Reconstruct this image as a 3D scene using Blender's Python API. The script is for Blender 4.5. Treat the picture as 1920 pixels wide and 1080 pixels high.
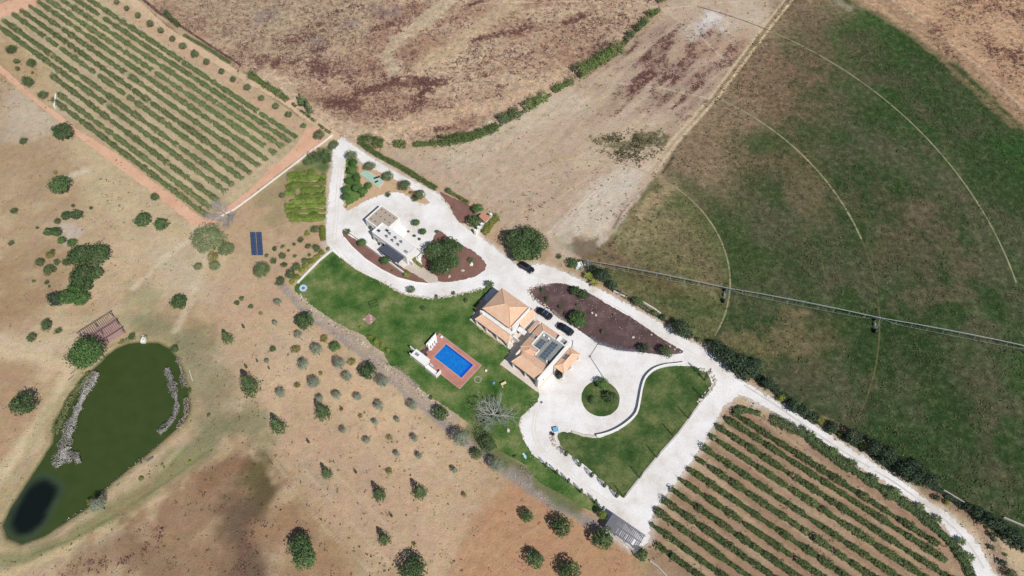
import bpy, math, random
import numpy as np
from mathutils import Vector
from mathutils.geometry import tessellate_polygon

# ------------------------------------------------------------------ camera, sky, sun, exposure
CAMH, TH, F = 160.0, math.radians(30.7), 1400.0
scn = bpy.context.scene
for o in list(bpy.data.objects): bpy.data.objects.remove(o)
C = scn.collection
cam = bpy.data.objects.new('camera', bpy.data.cameras.new('camera')); C.objects.link(cam)
cam.location = (0, 0, CAMH); cam.rotation_euler = (TH, 0, 0)
cam.data.sensor_width = 36; cam.data.lens = 36*F/1920; cam.data.clip_end = 9000; cam.data.clip_start = 1
scn.camera = cam
SUN = Vector((-.407, .572, -.8235)).normalized()          # direction the light travels
EL = math.asin(-SUN.z); AZ = math.atan2(-SUN.x, -SUN.y)   # towards the sun, clockwise from +Y
w = bpy.data.worlds.new('World'); scn.world = w; w.use_nodes = True
nt = w.node_tree; bg = nt.nodes['Background']; sky = nt.nodes.new('ShaderNodeTexSky')
sky.sky_type = 'NISHITA'; sky.sun_disc = False; sky.sun_elevation = EL; sky.sun_rotation = AZ
nt.links.new(sky.outputs[0], bg.inputs[0]); bg.inputs[1].default_value = 0.062
sl = bpy.data.lights.new('sun', 'SUN'); sl.energy = 4.15; sl.angle = math.radians(.5); sl.color = (1, .955, .89)
so = bpy.data.objects.new('sun', sl); C.objects.link(so); so.location = (60, 0, 200)
so.rotation_euler = SUN.to_track_quat('-Z', 'Y').to_euler()
scn.view_settings.view_transform = 'Standard'; scn.view_settings.look = 'None'
scn.view_settings.exposure = 0.0; scn.view_settings.gamma = 1; scn.view_settings.use_curve_mapping = False

R = random.Random(7); NR = np.random.default_rng(7)

# ------------------------------------------------------------------ helpers
def at(x, y, z=0.0):
    a = (x-960)/F; b = (540-y)/F
    dz = -math.cos(TH)+b*math.sin(TH); dy = math.sin(TH)+b*math.cos(TH)
    t = (CAMH-z)/-dz
    return Vector((a*t, dy*t, z))
def sc(y):                                                  # picture pixels per metre at row y
    return F/(CAMH/(math.cos(TH)-(540-y)/F*math.sin(TH)))
def lin(c): return tuple(((v/255)/12.92 if v <= 10 else ((v/255+.055)/1.055)**2.4) for v in c)
KC = (1.16, 1.16, 1.16)
def S(r, g, b): return tuple(min(.85, v/k) for v, k in zip(lin((r, g, b)), KC))
def tag(o, label=None, cat=None, group=None, kind=None):
    if label: o['label'] = label
    if cat: o['category'] = cat
    if group: o['group'] = group
    if kind: o['kind'] = kind
    return o
def empty(name, loc=(0, 0, 0), rz=0):
    o = bpy.data.objects.new(name, None); C.objects.link(o); o.location = loc; o.rotation_euler = (0, 0, rz)
    o.empty_display_size = .3
    return o
def obj(name, me, parent=None, loc=(0, 0, 0), rot=(0, 0, 0), scale=None):
    o = bpy.data.objects.new(name, me); C.objects.link(o); o.location = loc; o.rotation_euler = rot
    if scale is not None: o.scale = scale if hasattr(scale, '__len__') else (scale,)*3
    if parent: o.parent = parent
    return o
ORD = ['first','second','third','fourth','fifth','sixth','seventh','eighth','ninth','tenth','eleventh','twelfth','thirteenth','fourteenth','fifteenth','sixteenth','seventeenth','eighteenth','nineteenth','twentieth'] 
def ordn(i):
    if i < 20: return ORD[i]
    t = ['twenty', 'thirty', 'forty', 'fifty'][(i+1)//10-2]; u = (i+1) % 10
    return (t[:-1]+'ieth') if u == 0 else t+'-'+ORD[u-1]

# ------------------------------------------------------------------ materials
def mat(name, col, rough=.8, spec=.3, n=None, bump=0, metal=0, var=0.0):
    """col colour; n=(scale, amount, detail) tonal noise in metres; bump=distance"""
    m = bpy.data.materials.new(name); m.use_nodes = True; t = m.node_tree; b = t.nodes['Principled BSDF']
    b.inputs['Base Color'].default_value = (*col, 1); b.inputs['Roughness'].default_value = rough
    b.inputs['Specular IOR Level'].default_value = spec; b.inputs['Metallic'].default_value = metal
    if n:
        tc = t.nodes.new('ShaderNodeTexCoord'); nz = t.nodes.new('ShaderNodeTexNoise')
        nz.inputs['Scale'].default_value = n[0]; nz.inputs['Detail'].default_value = n[2] if len(n) > 2 else 4
        nz.inputs['Roughness'].default_value = .65
        t.links.new(tc.outputs['Object'], nz.inputs['Vector'])
        mr = t.nodes.new('ShaderNodeMapRange'); mr.inputs['From Min'].default_value = .3; mr.inputs['From Max'].default_value = .7
        mr.inputs['To Min'].default_value = 1-n[1]; mr.inputs['To Max'].default_value = 1+n[1]
        t.links.new(nz.outputs[0], mr.inputs['Value'])
        mx = t.nodes.new('ShaderNodeVectorMath'); mx.operation = 'SCALE'; mx.inputs[0].default_value = col
        t.links.new(mr.outputs[0], mx.inputs['Scale']); t.links.new(mx.outputs[0], b.inputs['Base Color'])
        if bump:
            bp = t.nodes.new('ShaderNodeBump'); bp.inputs['Distance'].default_value = bump; bp.inputs['Strength'].default_value = 1
            t.links.new(nz.outputs[0], bp.inputs['Height']); t.links.new(bp.outputs[0], b.inputs['Normal'])
    return m
def leafmat(name, dark, mid, lite, rough=.65, k=1.35):
    dark, mid, lite = [tuple(min(.8, v*k) for v in c) for c in (dark, mid, lite)]
    m = bpy.data.materials.new(name); m.use_nodes = True; t = m.node_tree; b = t.nodes['Principled BSDF']
    at_ = t.nodes.new('ShaderNodeAttribute'); at_.attribute_name = 'tone'
    rp = t.nodes.new('ShaderNodeValToRGB'); e = rp.color_ramp.elements
    e[0].position = .0; e[0].color = (*dark, 1); e[1].position = 1; e[1].color = (*lite, 1)
    x = e.new(.5); x.color = (*mid, 1)
    t.links.new(at_.outputs['Fac'], rp.inputs[0])
    oi = t.nodes.new('ShaderNodeObjectInfo'); mr = t.nodes.new('ShaderNodeMapRange')
    mr.inputs['To Min'].default_value = .82; mr.inputs['To Max'].default_value = 1.2
    t.links.new(oi.outputs['Random'], mr.inputs['Value'])
    vm = t.nodes.new('ShaderNodeVectorMath'); vm.operation = 'SCALE'
    t.links.new(rp.outputs[0], vm.inputs[0]); t.links.new(mr.outputs[0], vm.inputs['Scale'])
    t.links.new(vm.outputs[0], b.inputs['Base Color'])
    b.inputs['Roughness'].default_value = rough; b.inputs['Specular IOR Level'].default_value = .2
    return m
G = lambda *c: tuple(v/1000 for v in c)
M = {
 'oak': leafmat('oak_leaf', G(20,42,16), G(44,78,28), G(84,125,48)),
 'bright': leafmat('bright_leaf', G(24,58,18), G(48,98,28), G(85,142,42)),
 'grey': leafmat('grey_green_leaf', G(62,88,36), G(108,136,62), G(160,180,98)),
 'olive': leafmat('olive_leaf', G(42,68,26), G(76,106,42), G(136,160,80)),
 'blue': leafmat('blue_green_needle', G(84,114,70), G(150,180,124), G(225,245,195)),
 'lime': leafmat('lime_leaf', G(62,92,14), G(135,165,26), G(215,225,60)),
 'shrub': leafmat('shrub_leaf', G(26,50,20), G(56,88,34), G(98,126,52)),
 'dim': leafmat('roadside_leaf', G(14,26,15), G(26,44,25), G(50,72,36)),
 'yellow': leafmat('yellowish_leaf', G(90,92,22), G(150,140,36), G(200,180,60)),
 'cyp': leafmat('cypress_leaf', G(18,34,16), G(34,58,26), G(58,84,36)),
 'vine': leafmat('vine_leaf', G(52,84,30), G(112,146,58), G(170,196,90)),
 'vined': leafmat('dark_vine_leaf', G(24,46,15), G(52,82,26), G(96,126,46)),
 'vinel': leafmat('yellow_vine_leaf', G(46,92,14), G(112,168,28), G(196,228,66)),
 'reed': leafmat('reed_plume', G(90,85,62), G(230,215,205), G(440,420,415)),
 'reedg': leafmat('reed_leaf', G(60,82,30), G(110,125,50), G(160,160,80)),
 'weed': leafmat('dry_weed', G(110,48,48), G(170,88,78), G(260,180,140), k=1), 'fieldweed': leafmat('field_weed', G(44,46,20), G(86,88,38), G(140,130,76), k=1), 'drytuft': leafmat('dry_tuft', G(110,85,50), G(210,170,110), G(330,280,200), k=1),
 'lav': leafmat('lavender', G(90,80,100), G(150,135,170), G(190,175,200)),
 'dry': leafmat('dry_scrub', G(170,130,105), G(290,240,205), G(420,370,330)),
 'hedge': leafmat('hedgerow_leaf', G(34,62,18), G(72,108,30), G(120,150,48)),
 'bark': mat('bark', (.14, .11, .085), .9, n=(3, .4), bump=.03),
 'dead': mat('dead_wood', (.33, .33, .33), .8, n=(2, .3)),
 'white': mat('white_render', (.80, .79, .77), .75, n=(1.2, .04)),
 'whitew': mat('white_wall', (.74, .73, .70), .8, n=(.8, .08)),
 'flat': mat('flat_roof_white', (.68, .67, .67), .7, n=(.6, .05)),
 'brownroof': mat('gravel_roof', (.40, .335, .275), .9, n=(6, .15)),
 'darkroof': mat('dark_canopy', (.075, .082, .115), .5, n=(1.5, .15)),
 'membrane': mat('grey_membrane', (.25, .26, .25), .7, n=(1.5, .12)),
 'glass': mat('window_glass', (.02, .025, .03), .08, .6),
 'panel': mat('photovoltaic', (.085, .125, .17), .3, .5, n=(2, .2)),
 'alu': mat('aluminium', (.55, .57, .6), .4, .5, metal=.6),
 'steel': mat('galvanised_steel', (.30, .34, .34), .45, .5, metal=.3),
 'wood': mat('old_timber', (.16, .115, .115), .8, n=(4, .3)),
 'deckw': mat('timber_deck', (.38, .24, .215), .8, n=(3, .12)),
 'slat': mat('weathered_slat', (.17, .17, .19), .75, n=(3, .25)),
 'terra': mat('terracotta', (.50, .235, .16), .8, n=(4, .12)),
 'rock': mat('pale_rock', (.56, .51, .44), .9, n=(2.5, .25), bump=.05),
 'rockp': mat('pinkish_rock', (.52, .43, .36), .9, n=(2.5, .25), bump=.05),
 'tyre': mat('tyre', (.02, .02, .02), .8),
 'carb': mat('black_car_paint', (.012, .014, .022), .25, .6),
 'cars': mat('dark_blue_glass_roof', (.02, .035, .07), .12, .7),
 'plastic': mat('blue_plastic', (.06, .30, .52), .5),
 'bluel': mat('pale_blue_fabric', (.42, .62, .72), .7),
 'black': mat('black_metal', (.02, .02, .025), .6),
 'lampw': mat('light_lens', (.6, .6, .6), .3),
 'mint': mat('pool_cover', (.36, .52, .43), .6, n=(.8, .08)),
 'fabric': mat('white_fabric', (.78, .77, .75), .8),
 'yellowp': mat('straw_yellow', (.62, .52, .30), .8),
 'conc': mat('concrete', (.48, .46, .43), .85, n=(2, .1)),
}
# clay roof tiles: rolls down the slope and courses across
def tilemat():
    m = bpy.data.materials.new('clay_roof_tile'); m.use_nodes = True; t = m.node_tree; b = t.nodes['Principled BSDF']
    tc = t.nodes.new('ShaderNodeTexCoord'); nz = t.nodes.new('ShaderNodeTexNoise'); nz.inputs['Scale'].default_value = 1.1; nz.inputs['Detail'].default_value = 8; nz.inputs['Roughness'].default_value = .75
    t.links.new(tc.outputs['Object'], nz.inputs['Vector'])
    rp = t.nodes.new('ShaderNodeValToRGB'); e = rp.color_ramp.elements
    e[0].position = .3; e[0].color = (*S(232,184,152), 1); e[1].position = .7; e[1].color = (*S(254,218,190), 1)
    t.links.new(nz.outputs[0], rp.inputs[0])
    uv = t.nodes.new('ShaderNodeUVMap'); uv.uv_map = 'slope'
    wv = t.nodes.new('ShaderNodeTexWave'); wv.bands_direction = 'X'; wv.inputs['Scale'].default_value = 1.25
    wv.inputs['Distortion'].default_value = .4
    t.links.new(uv.outputs[0], wv.inputs['Vector'])
    w2 = t.nodes.new('ShaderNodeTexWave'); w2.bands_direction = 'Y'; w2.wave_profile = 'SAW'; w2.inputs['Scale'].default_value = .9
    t.links.new(uv.outputs[0], w2.inputs['Vector'])
    ad = t.nodes.new('ShaderNodeMath'); ad.operation = 'MULTIPLY_ADD'; ad.inputs[1].default_value = .5
    t.links.new(w2.outputs['Fac'], ad.inputs[0]); t.links.new(wv.outputs['Fac'], ad.inputs[2])
    bp = t.nodes.new('ShaderNodeBump'); bp.inputs['Distance'].default_value = .07; bp.inputs['Strength'].default_value = .8
    t.links.new(ad.outputs[0], bp.inputs['Height']); t.links.new(bp.outputs[0], b.inputs['Normal'])
    t.links.new(rp.outputs[0], b.inputs['Base Color']); b.inputs['Roughness'].default_value = .8; b.inputs['Specular IOR Level'].default_value = .2
    return m
M['tile'] = tilemat()

# ------------------------------------------------------------------ mesh builder
class MB:
    def __init__(s): s.v = []; s.f = []; s.uv = []
    def quad(s, *p):
        n = len(s.v); s.v += [tuple(q) for q in p]; s.f.append(tuple(range(n, n+len(p))))
    def box(s, x0, x1, y0, y1, z0, z1, rz=0, o=(0, 0)):
        n = len(s.v); c, q = math.cos(rz), math.sin(rz)
        for z in (z0, z1):
            for x, y in ((x0, y0), (x1, y0), (x1, y1), (x0, y1)): s.v.append((o[0]+x*c-y*q, o[1]+x*q+y*c, z))
        s.f += [tuple(n+i for i in f) for f in ((3,2,1,0), (4,5,6,7), (0,1,5,4), (1,2,6,5), (2,3,7,6), (3,0,4,7))]
        return s
    def prism(s, poly, z0, z1):
        n = len(s.v); k = len(poly)
        a = sum(poly[i][0]*poly[(i+1) % k][1]-poly[(i+1) % k][0]*poly[i][1] for i in range(k))
        if a < 0: poly = poly[::-1]
        for z in (z0, z1): s.v += [(p[0], p[1], z) for p in poly]
        s.f.append(tuple(range(n+k-1, n-1, -1))); s.f.append(tuple(range(n+k, n+2*k)))
        for i in range(k): j = (i+1) % k; s.f.append((n+i, n+j, n+k+j, n+k+i))
        return s
    def tube(s, a, b, r0, r1=None, k=6):
        a = Vector(a); b = Vector(b); r1 = r0 if r1 is None else r1
        d = (b-a).normalized(); u = d.orthogonal().normalized(); w_ = d.cross(u); n = len(s.v)
        for p, r in ((a, r0), (b, r1)):
            for i in range(k):
                t = 2*math.pi*i/k; s.v.append(tuple(p+u*math.cos(t)*r+w_*math.sin(t)*r))
        for i in range(k): j = (i+1) % k; s.f.append((n+i, n+j, n+k+j, n+k+i))
        s.f.append(tuple(range(n+k-1, n-1, -1))); s.f.append(tuple(range(n+k, n+2*k)))
        return s
    def ring(s, r, h0, h1, rr, k=20):        # flat annulus wall
        for i in range(k):
            t0, t1 = 2*math.pi*i/k, 2*math.pi*(i+1)/k
            p = [(math.cos(t)*q, math.sin(t)*q) for t, q in ((t0, r), (t1, r), (t1, rr), (t0, rr))]
            s.prism(p, h0, h1)
        return s
    def mesh(s, name, m, smooth=False):
        me = bpy.data.meshes.new(name); me.from_pydata(s.v, [], s.f); me.materials.append(m)
        if smooth: me.polygons.foreach_set('use_smooth', [True]*len(me.polygons))
        me.update(); return me
    def build(s, name, m, parent=None, loc=(0, 0, 0), rz=0, smooth=False):
        return obj(name, s.mesh(name, m, smooth), parent, loc, (0, 0, rz))
def rock_mesh(seed, m, flat=.6):
    r = np.random.default_rng(seed); t = (1+5**.5)/2
    v = np.array([(-1,t,0),(1,t,0),(-1,-t,0),(1,-t,0),(0,-1,t),(0,1,t),(0,-1,-t),(0,1,-t),(t,0,-1),(t,0,1),(-t,0,-1),(-t,0,1)], float)
    v /= np.linalg.norm(v[0]); v *= r.uniform(.7, 1.15, (12, 1)); v[:, 2] = v[:, 2]*flat+flat*.6; v[:, 1] *= r.uniform(.6, 1)
    f = [(0,11,5),(0,5,1),(0,1,7),(0,7,10),(0,10,11),(1,5,9),(5,11,4),(11,10,2),(10,7,6),(7,1,8),(3,9,4),(3,4,2),(3,2,6),(3,6,8),(3,8,9),(4,9,5),(2,4,11),(6,2,10),(8,6,7),(9,8,1)]
    me = bpy.data.meshes.new('boulder'); me.from_pydata(v.tolist(), [], f); me.materials.append(m); return me

# leaves: arrays of centres, normals, sizes, tones -> one mesh of small quads
def leaves(name, m, P, N, size, tone, aspect=.75):
    n = len(P); N = N/np.maximum(np.linalg.norm(N, axis=1, keepdims=True), 1e-6)
    a = NR.normal(size=(n, 3)); u = np.cross(N, a); u /= np.maximum(np.linalg.norm(u, axis=1, keepdims=True), 1e-6); v = np.cross(N, u)
    size = np.broadcast_to(size, (n,))[:, None]*.5; u = u*size; v = v*size*aspect
    V = np.stack([P-u-v*.3, P-v, P+u+v*.2, P+v], 1).reshape(-1, 3)
    me = bpy.data.meshes.new(name); me.vertices.add(4*n); me.vertices.foreach_set('co', V.astype(np.float32).ravel())
    me.loops.add(4*n); me.loops.foreach_set('vertex_index', np.arange(4*n, dtype=np.int32))
    me.polygons.add(n); me.polygons.foreach_set('loop_start', np.arange(0, 4*n, 4, dtype=np.int32))
    try: me.polygons.foreach_set('loop_total', np.full(n, 4, np.int32))
    except Exception: pass
    at_ = me.attributes.new('tone', 'FLOAT', 'FACE'); at_.data.foreach_set('value', np.clip(tone, 0, 1).astype(np.float32))
    me.materials.append(m); me.update(calc_edges=True); return me

def unit(n):
    a = NR.normal(size=(n, 3)); return a/np.linalg.norm(a, axis=1, keepdims=True)
def crown_round(m, Rr, hr, ls, dens=2.6, nc=22, cr=.40, seed=0, tone0=.52, cap=8000, fill=.34):
    """Rr radius, hr half height; clumped crown centred at origin"""
    global NR; NR = np.random.default_rng(seed)
    d = unit(nc*3); d = d[d[:, 2] > -.45][:nc]; k = len(d)
    cr_ = NR.uniform(.75, 1.25, k)*cr
    rad = NR.uniform(.45, .78, k)
    cen = d*rad[:, None]; ctone = NR.normal(0, .17, k)
    n = int(min(cap, dens*9*Rr*(Rr+hr)/2/ls**2)); pick = NR.integers(0, k, n); q = unit(n); q[:, 2] = np.abs(q[:, 2])*np.where(NR.random(n) < .75, 1, -1)
    P = cen[pick]+q*(cr_[pick]*NR.uniform(.72, 1.05, n))[:, None]
    nb = int(n*fill); qb = unit(nb); qb[:, 2] = np.abs(qb[:, 2])-.15; P[:nb] = qb*NR.uniform(.66, .86, nb)[:, None]; q[:nb] = qb
    ex = np.linalg.norm(P, axis=1); keep = ex > .38; P = P[keep]; q = q[keep]; pick = pick[keep]; n = len(P)
    N = q+NR.normal(0, .35, (n, 3)); N[:, 2] += .45
    tone = tone0+ctone[pick]+NR.normal(0, .14, n)
    P = P*np.array([Rr, Rr, hr])
    return leaves('crown', m, P, N, ls*NR.uniform(.6, 1.3, n), tone)
def crown_cone(m, Rr, h, ls, seed=0, arms=7, col=False, dens=2.4, cap=4000):
    global NR; NR = np.random.default_rng(seed)
    n = int(min(cap, dens*3.2*Rr*h/ls**2)); t = NR.random(n)**(1.0 if col else 1.35)
    ph = NR.random(n)*2*math.pi
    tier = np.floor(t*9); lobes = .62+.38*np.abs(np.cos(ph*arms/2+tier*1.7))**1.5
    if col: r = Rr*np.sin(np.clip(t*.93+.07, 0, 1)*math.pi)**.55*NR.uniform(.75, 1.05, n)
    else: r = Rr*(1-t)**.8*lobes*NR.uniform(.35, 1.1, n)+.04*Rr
    P = np.stack([r*np.cos(ph), r*np.sin(ph), t*h], 1)
    N = np.stack([np.cos(ph), np.sin(ph), np.full(n, .9)], 1)+NR.normal(0, .4, (n, 3))
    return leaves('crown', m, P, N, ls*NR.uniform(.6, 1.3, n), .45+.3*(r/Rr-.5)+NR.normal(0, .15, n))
def trunk_mesh(Rr, th, top, seed=0):
    r = random.Random(seed); b = MB(); t0 = max(.07, Rr*.07)
    b.tube((0, 0, 0), (0, 0, th), t0*1.25, t0, 7)
    for i in range(5):
        a = i*2*math.pi/5+r.random(); e = (math.cos(a)*Rr*.5, math.sin(a)*Rr*.5, th+(top-th)*r.uniform(.35, .6)); b.tube((0, 0, th*.85), e, t0*.6, t0*.2, 5)
    b.tube((0, 0, th*.95), (Rr*.06, 0, th+(top-th)*.6), t0*.8, t0*.25, 5)
    return b.mesh('trunk', M['bark'])
def palm_mesh(Rr, seed):
    r = random.Random(seed); b = MB(); k = 15; tone = []
    for i in range(k):
        a = 2*math.pi*i/k+r.uniform(-.15, .15); L = Rr*r.uniform(.85, 1.15); up = r.uniform(.1, .55)
        pts = []
        for j in range(7):
            t = j/6; pts.append(Vector((math.cos(a)*L*t, math.sin(a)*L*t, up*L*math.sin(t*2.6)*.6)))
        side = Vector((-math.sin(a), math.cos(a), 0))
        for j in range(6):
            wd = Rr*.16*math.sin(math.pi*(j+.8)/7.2)
            for s_ in (-1, 1):
                p, q = pts[j], pts[j+1]
                b.quad(p, q, q+side*s_*wd-Vector((0, 0, wd*.5))+(q-p)*.4, p+side*s_*wd*.9-Vector((0, 0, wd*.5))+(q-p)*.5); tone.append(.4+.3*r.random()+.2*j/6)
    return b, tone

# kinds: material, crown half-height ratio, trunk ratio, leaf size, crown args
KIND = {
 'oak':    ('oak', .72, .38, .42, dict(nc=34, cr=.30, dens=2.6)),
 'dim':    ('dim', .75, .35, .42, dict(nc=28, cr=.32, dens=2.4)),
 'bright': ('bright', .72, .38, .40, dict(nc=34, cr=.30, dens=2.8)),
 'grey':   ('grey', .62, .45, .34, dict(nc=40, cr=.27, dens=2.4)),
 'olive':  ('olive', .75, .55, .26, dict(nc=26, cr=.32, dens=2.2)),
 'blue':   ('blue', .85, 1.25, .20, dict(nc=16, cr=.40, dens=2.1)),
 'shrub':  ('shrub', .75, .12, .28, dict(nc=12, cr=.45, dens=2.4)),
 'lime':   ('lime', .80, .12, .24, dict(nc=12, cr=.45, dens=2.5)),
 'yellow': ('yellow', .75, .15, .24, dict(nc=10, cr=.42, dens=1.6)),
 'ball':   ('bright', .85, .75, .26, dict(nc=22, cr=.34, dens=3.2, fill=.75)),
}
PROTO = {}
def proto(kind, Rr, var):
    cls = min((.55, .8, 1.2, 1.8, 2.6, 3.8, 5.2), key=lambda c: abs(math.log(c/Rr)))
    key = (kind, cls, var)
    if key not in PROTO:
        sd = abs(hash((len(kind)*7+ord(kind[0])*3, int(cls*10), var))) % 99991
        if kind in ('conifer', 'cypress', 'poplar'):
            hr = {'conifer': 2.5, 'cypress': 9.0, 'poplar': 4.2}[kind]
            mm = {'conifer': 'shrub', 'cypress': 'cyp', 'poplar': 'shrub'}[kind]
            th = .25 if kind != 'cypress' else .1
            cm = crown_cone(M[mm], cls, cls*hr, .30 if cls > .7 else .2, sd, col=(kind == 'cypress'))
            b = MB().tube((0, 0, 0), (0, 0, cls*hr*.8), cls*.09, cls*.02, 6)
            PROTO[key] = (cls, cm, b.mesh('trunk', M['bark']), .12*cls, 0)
        else:
            mk, hr, tr, ls, kw = KIND[kind]
            ls = ls*max(.6, min(1.15, (cls/2.6)**.5))
            cm = crown_round(M[mk], cls, cls*hr, ls, seed=sd, **kw)
            th = cls*tr; zc = th+cls*hr*.78
            PROTO[key] = (cls, cm, trunk_mesh(cls, max(th, .1), zc+cls*hr*.5, sd), zc, zc)
    return PROTO[key]
NAMES = {'oak': ('oak_tree', 'tree'), 'dim': ('roadside_tree', 'tree'), 'bright': ('leafy_tree', 'tree'), 'grey': ('grey_green_tree', 'tree'), 'olive': ('olive_tree', 'olive tree'), 'blue': ('young_pine', 'young pine'),
 'shrub': ('bush', 'bush'), 'lime': ('lime_green_bush', 'bush'), 'yellow': ('yellowish_bush', 'bush'), 'ball': ('round_tree', 'tree'), 'conifer': ('conifer', 'conifer'), 'cypress': ('cypress', 'cypress'), 'poplar': ('conifer', 'conifer')}
LABELS = {}
def tree(kind, px, py, rpx, label, group=None, name=None, cat=None, zmul=1.0):
    Rr = rpx/sc(py); cls, cm, tm, zc, _ = proto(kind, Rr, R.randint(0, 2)); s = Rr/cls
    zc_ = zc*s if kind not in ('conifer', 'cypress', 'poplar') else s*cls*{'conifer': .9, 'cypress': 4.5, 'poplar': 1.8}[kind]
    p = at(px, py, zc_*zmul); p.z = 0
    nm, ct = NAMES[kind]
    e = empty(name or nm, p, R.random()*6.28); e.scale = (s*R.uniform(.95, 1.05), s*R.uniform(.95, 1.05), s*zmul)
    tag(e, label, cat or ct, group); LABELS[label] = LABELS.get(label, 0)+1
    off = (0, 0, zc) if kind not in ('conifer', 'cypress', 'poplar') else (0, 0, zc)
    obj('crown', cm, e, off); obj('trunk', tm, e)
    return e
def auto(kind, lst, fmt, group=None, key=lambda t: t[1], **kw):
    for i, t in enumerate(sorted(lst, key=key)): tree(kind, t[0], t[1], t[2], fmt.format(o=ordn(i)), group, **kw)

# ------------------------------------------------------------------ noise and masks on numpy arrays
def _h(ix, iy, seed):
    with np.errstate(over='ignore'):
        n = (ix.astype(np.int64)*374761393+iy.astype(np.int64)*668265263+seed*1442695041) & 0xFFFFFFFF
        n = ((n ^ (n >> 13))*1274126177) & 0xFFFFFFFF; n = n ^ (n >> 16)
    return (n & 0xFFFF)/65535.0
def vn(x, y, seed=0):
    ix = np.floor(x); iy = np.floor(y); fx = x-ix; fy = y-iy; fx = fx*fx*(3-2*fx); fy = fy*fy*(3-2*fy)
    a = _h(ix, iy, seed); b = _h(ix+1, iy, seed); c = _h(ix, iy+1, seed); d = _h(ix+1, iy+1, seed)
    return (a*(1-fx)+b*fx)*(1-fy)+(c*(1-fx)+d*fx)*fy
def fbm(x, y, s, oct=4, seed=0, ang=0, st=1.0):
    c, q = math.cos(ang), math.sin(ang); u = (x*c+y*q)/st; v = -x*q+y*c; r = 0; a = .5; tot = 0
    for o in range(oct): r = r+a*vn(u/s, v/s, seed+o*17); tot += a; a *= .55; s *= .5
    return r/tot
def sst(x, a, b): t = np.clip((x-a)/(b-a), 0, 1); return t*t*(3-2*t)
def dist_line(X, Y, pts):
    d = np.full(X.shape, 1e9)
    for (x0, y0), (x1, y1) in zip(pts[:-1], pts[1:]):
        vx, vy = x1-x0, y1-y0; L = vx*vx+vy*vy+1e-9
        t = np.clip(((X-x0)*vx+(Y-y0)*vy)/L, 0, 1); d = np.minimum(d, np.hypot(X-x0-t*vx, Y-y0-t*vy))
    return d
def inside(X, Y, poly):
    r = np.zeros(X.shape, bool); n = len(poly)
    for i in range(n):
        x0, y0 = poly[i]; x1, y1 = poly[(i+1) % n]
        if y0 == y1: continue
        c = ((y0 > Y) != (y1 > Y)) & (X < (x1-x0)*(Y-y0)/(y1-y0)+x0); r ^= c
    return r
def W(pts): return [tuple(at(*p)[:2]) for p in pts]
def sdf(X, Y, wp):       # >0 inside
    d = dist_line(X, Y, wp+[wp[0]]); return np.where(inside(X, Y, wp), d, -d)
def smooth_poly(pts, n=4, closed=True):
    out = []; k = len(pts)
    for i in range(k if closed else k-1):
        p = [pts[(i+j) % k] if closed else pts[min(max(i+j, 0), k-1)] for j in (-1, 0, 1, 2)]
        for q in range(n):
            t = q/n
            out.append(tuple(.5*(2*p[1][a]+(p[2][a]-p[0][a])*t+(2*p[0][a]-5*p[1][a]+4*p[2][a]-p[3][a])*t*t+(-p[0][a]+3*p[1][a]-3*p[2][a]+p[3][a])*t**3) for a in (0, 1)))
    if not closed: out.append(tuple(pts[-1]))
    return out
def dense(poly, step, jit, seed=1, closed=True):
    r = random.Random(seed); out = []; k = len(poly)
    for i in range(k if closed else k-1):
        a = Vector(poly[i]); b = Vector(poly[(i+1) % k]); n = max(1, int((b-a).length/step))
        for j in range(n):
            p = a.lerp(b, j/n); out.append((p.x+r.gauss(0, jit), p.y+r.gauss(0, jit)))
    return out
def sheet(name, wp, z, m, kind='structure'):
    tri = tessellate_polygon([[Vector((x, y, 0)) for x, y in wp]])
    me = bpy.data.meshes.new(name); me.from_pydata([(x, y, 0) for x, y in wp], [], [tuple(t) for t in tri]); me.materials.append(m)
    me.update()
    if me.polygons and sum(p.normal.z*p.area for p in me.polygons) < 0: me.flip_normals()
    o = obj(name, me, None, (0, 0, z)); tag(o, kind=kind); return o
def ribbon(name, wp, width, z, m):
    L = []; Rr = []
    for i, p in enumerate(wp):
        a = Vector(wp[max(i-1, 0)]); b = Vector(wp[min(i+1, len(wp)-1)]); d = (b-a).normalized(); n = Vector((-d.y, d.x))
        w_ = width*R.uniform(.8, 1.2)*.5; L.append(Vector(p)+n*w_); Rr.append(Vector(p)-n*w_)
    v = [(q.x, q.y, 0) for pr in zip(L, Rr) for q in pr]; f = [(2*i, 2*i+1, 2*i+3, 2*i+2) for i in range(len(wp)-1)]
    me = bpy.data.meshes.new(name); me.from_pydata(v, [], f); me.materials.append(m); me.update()
    if me.polygons[0].normal.z < 0: me.flip_normals()
    return tag(obj(name, me, None, (0, 0, z)), kind='structure')

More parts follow.
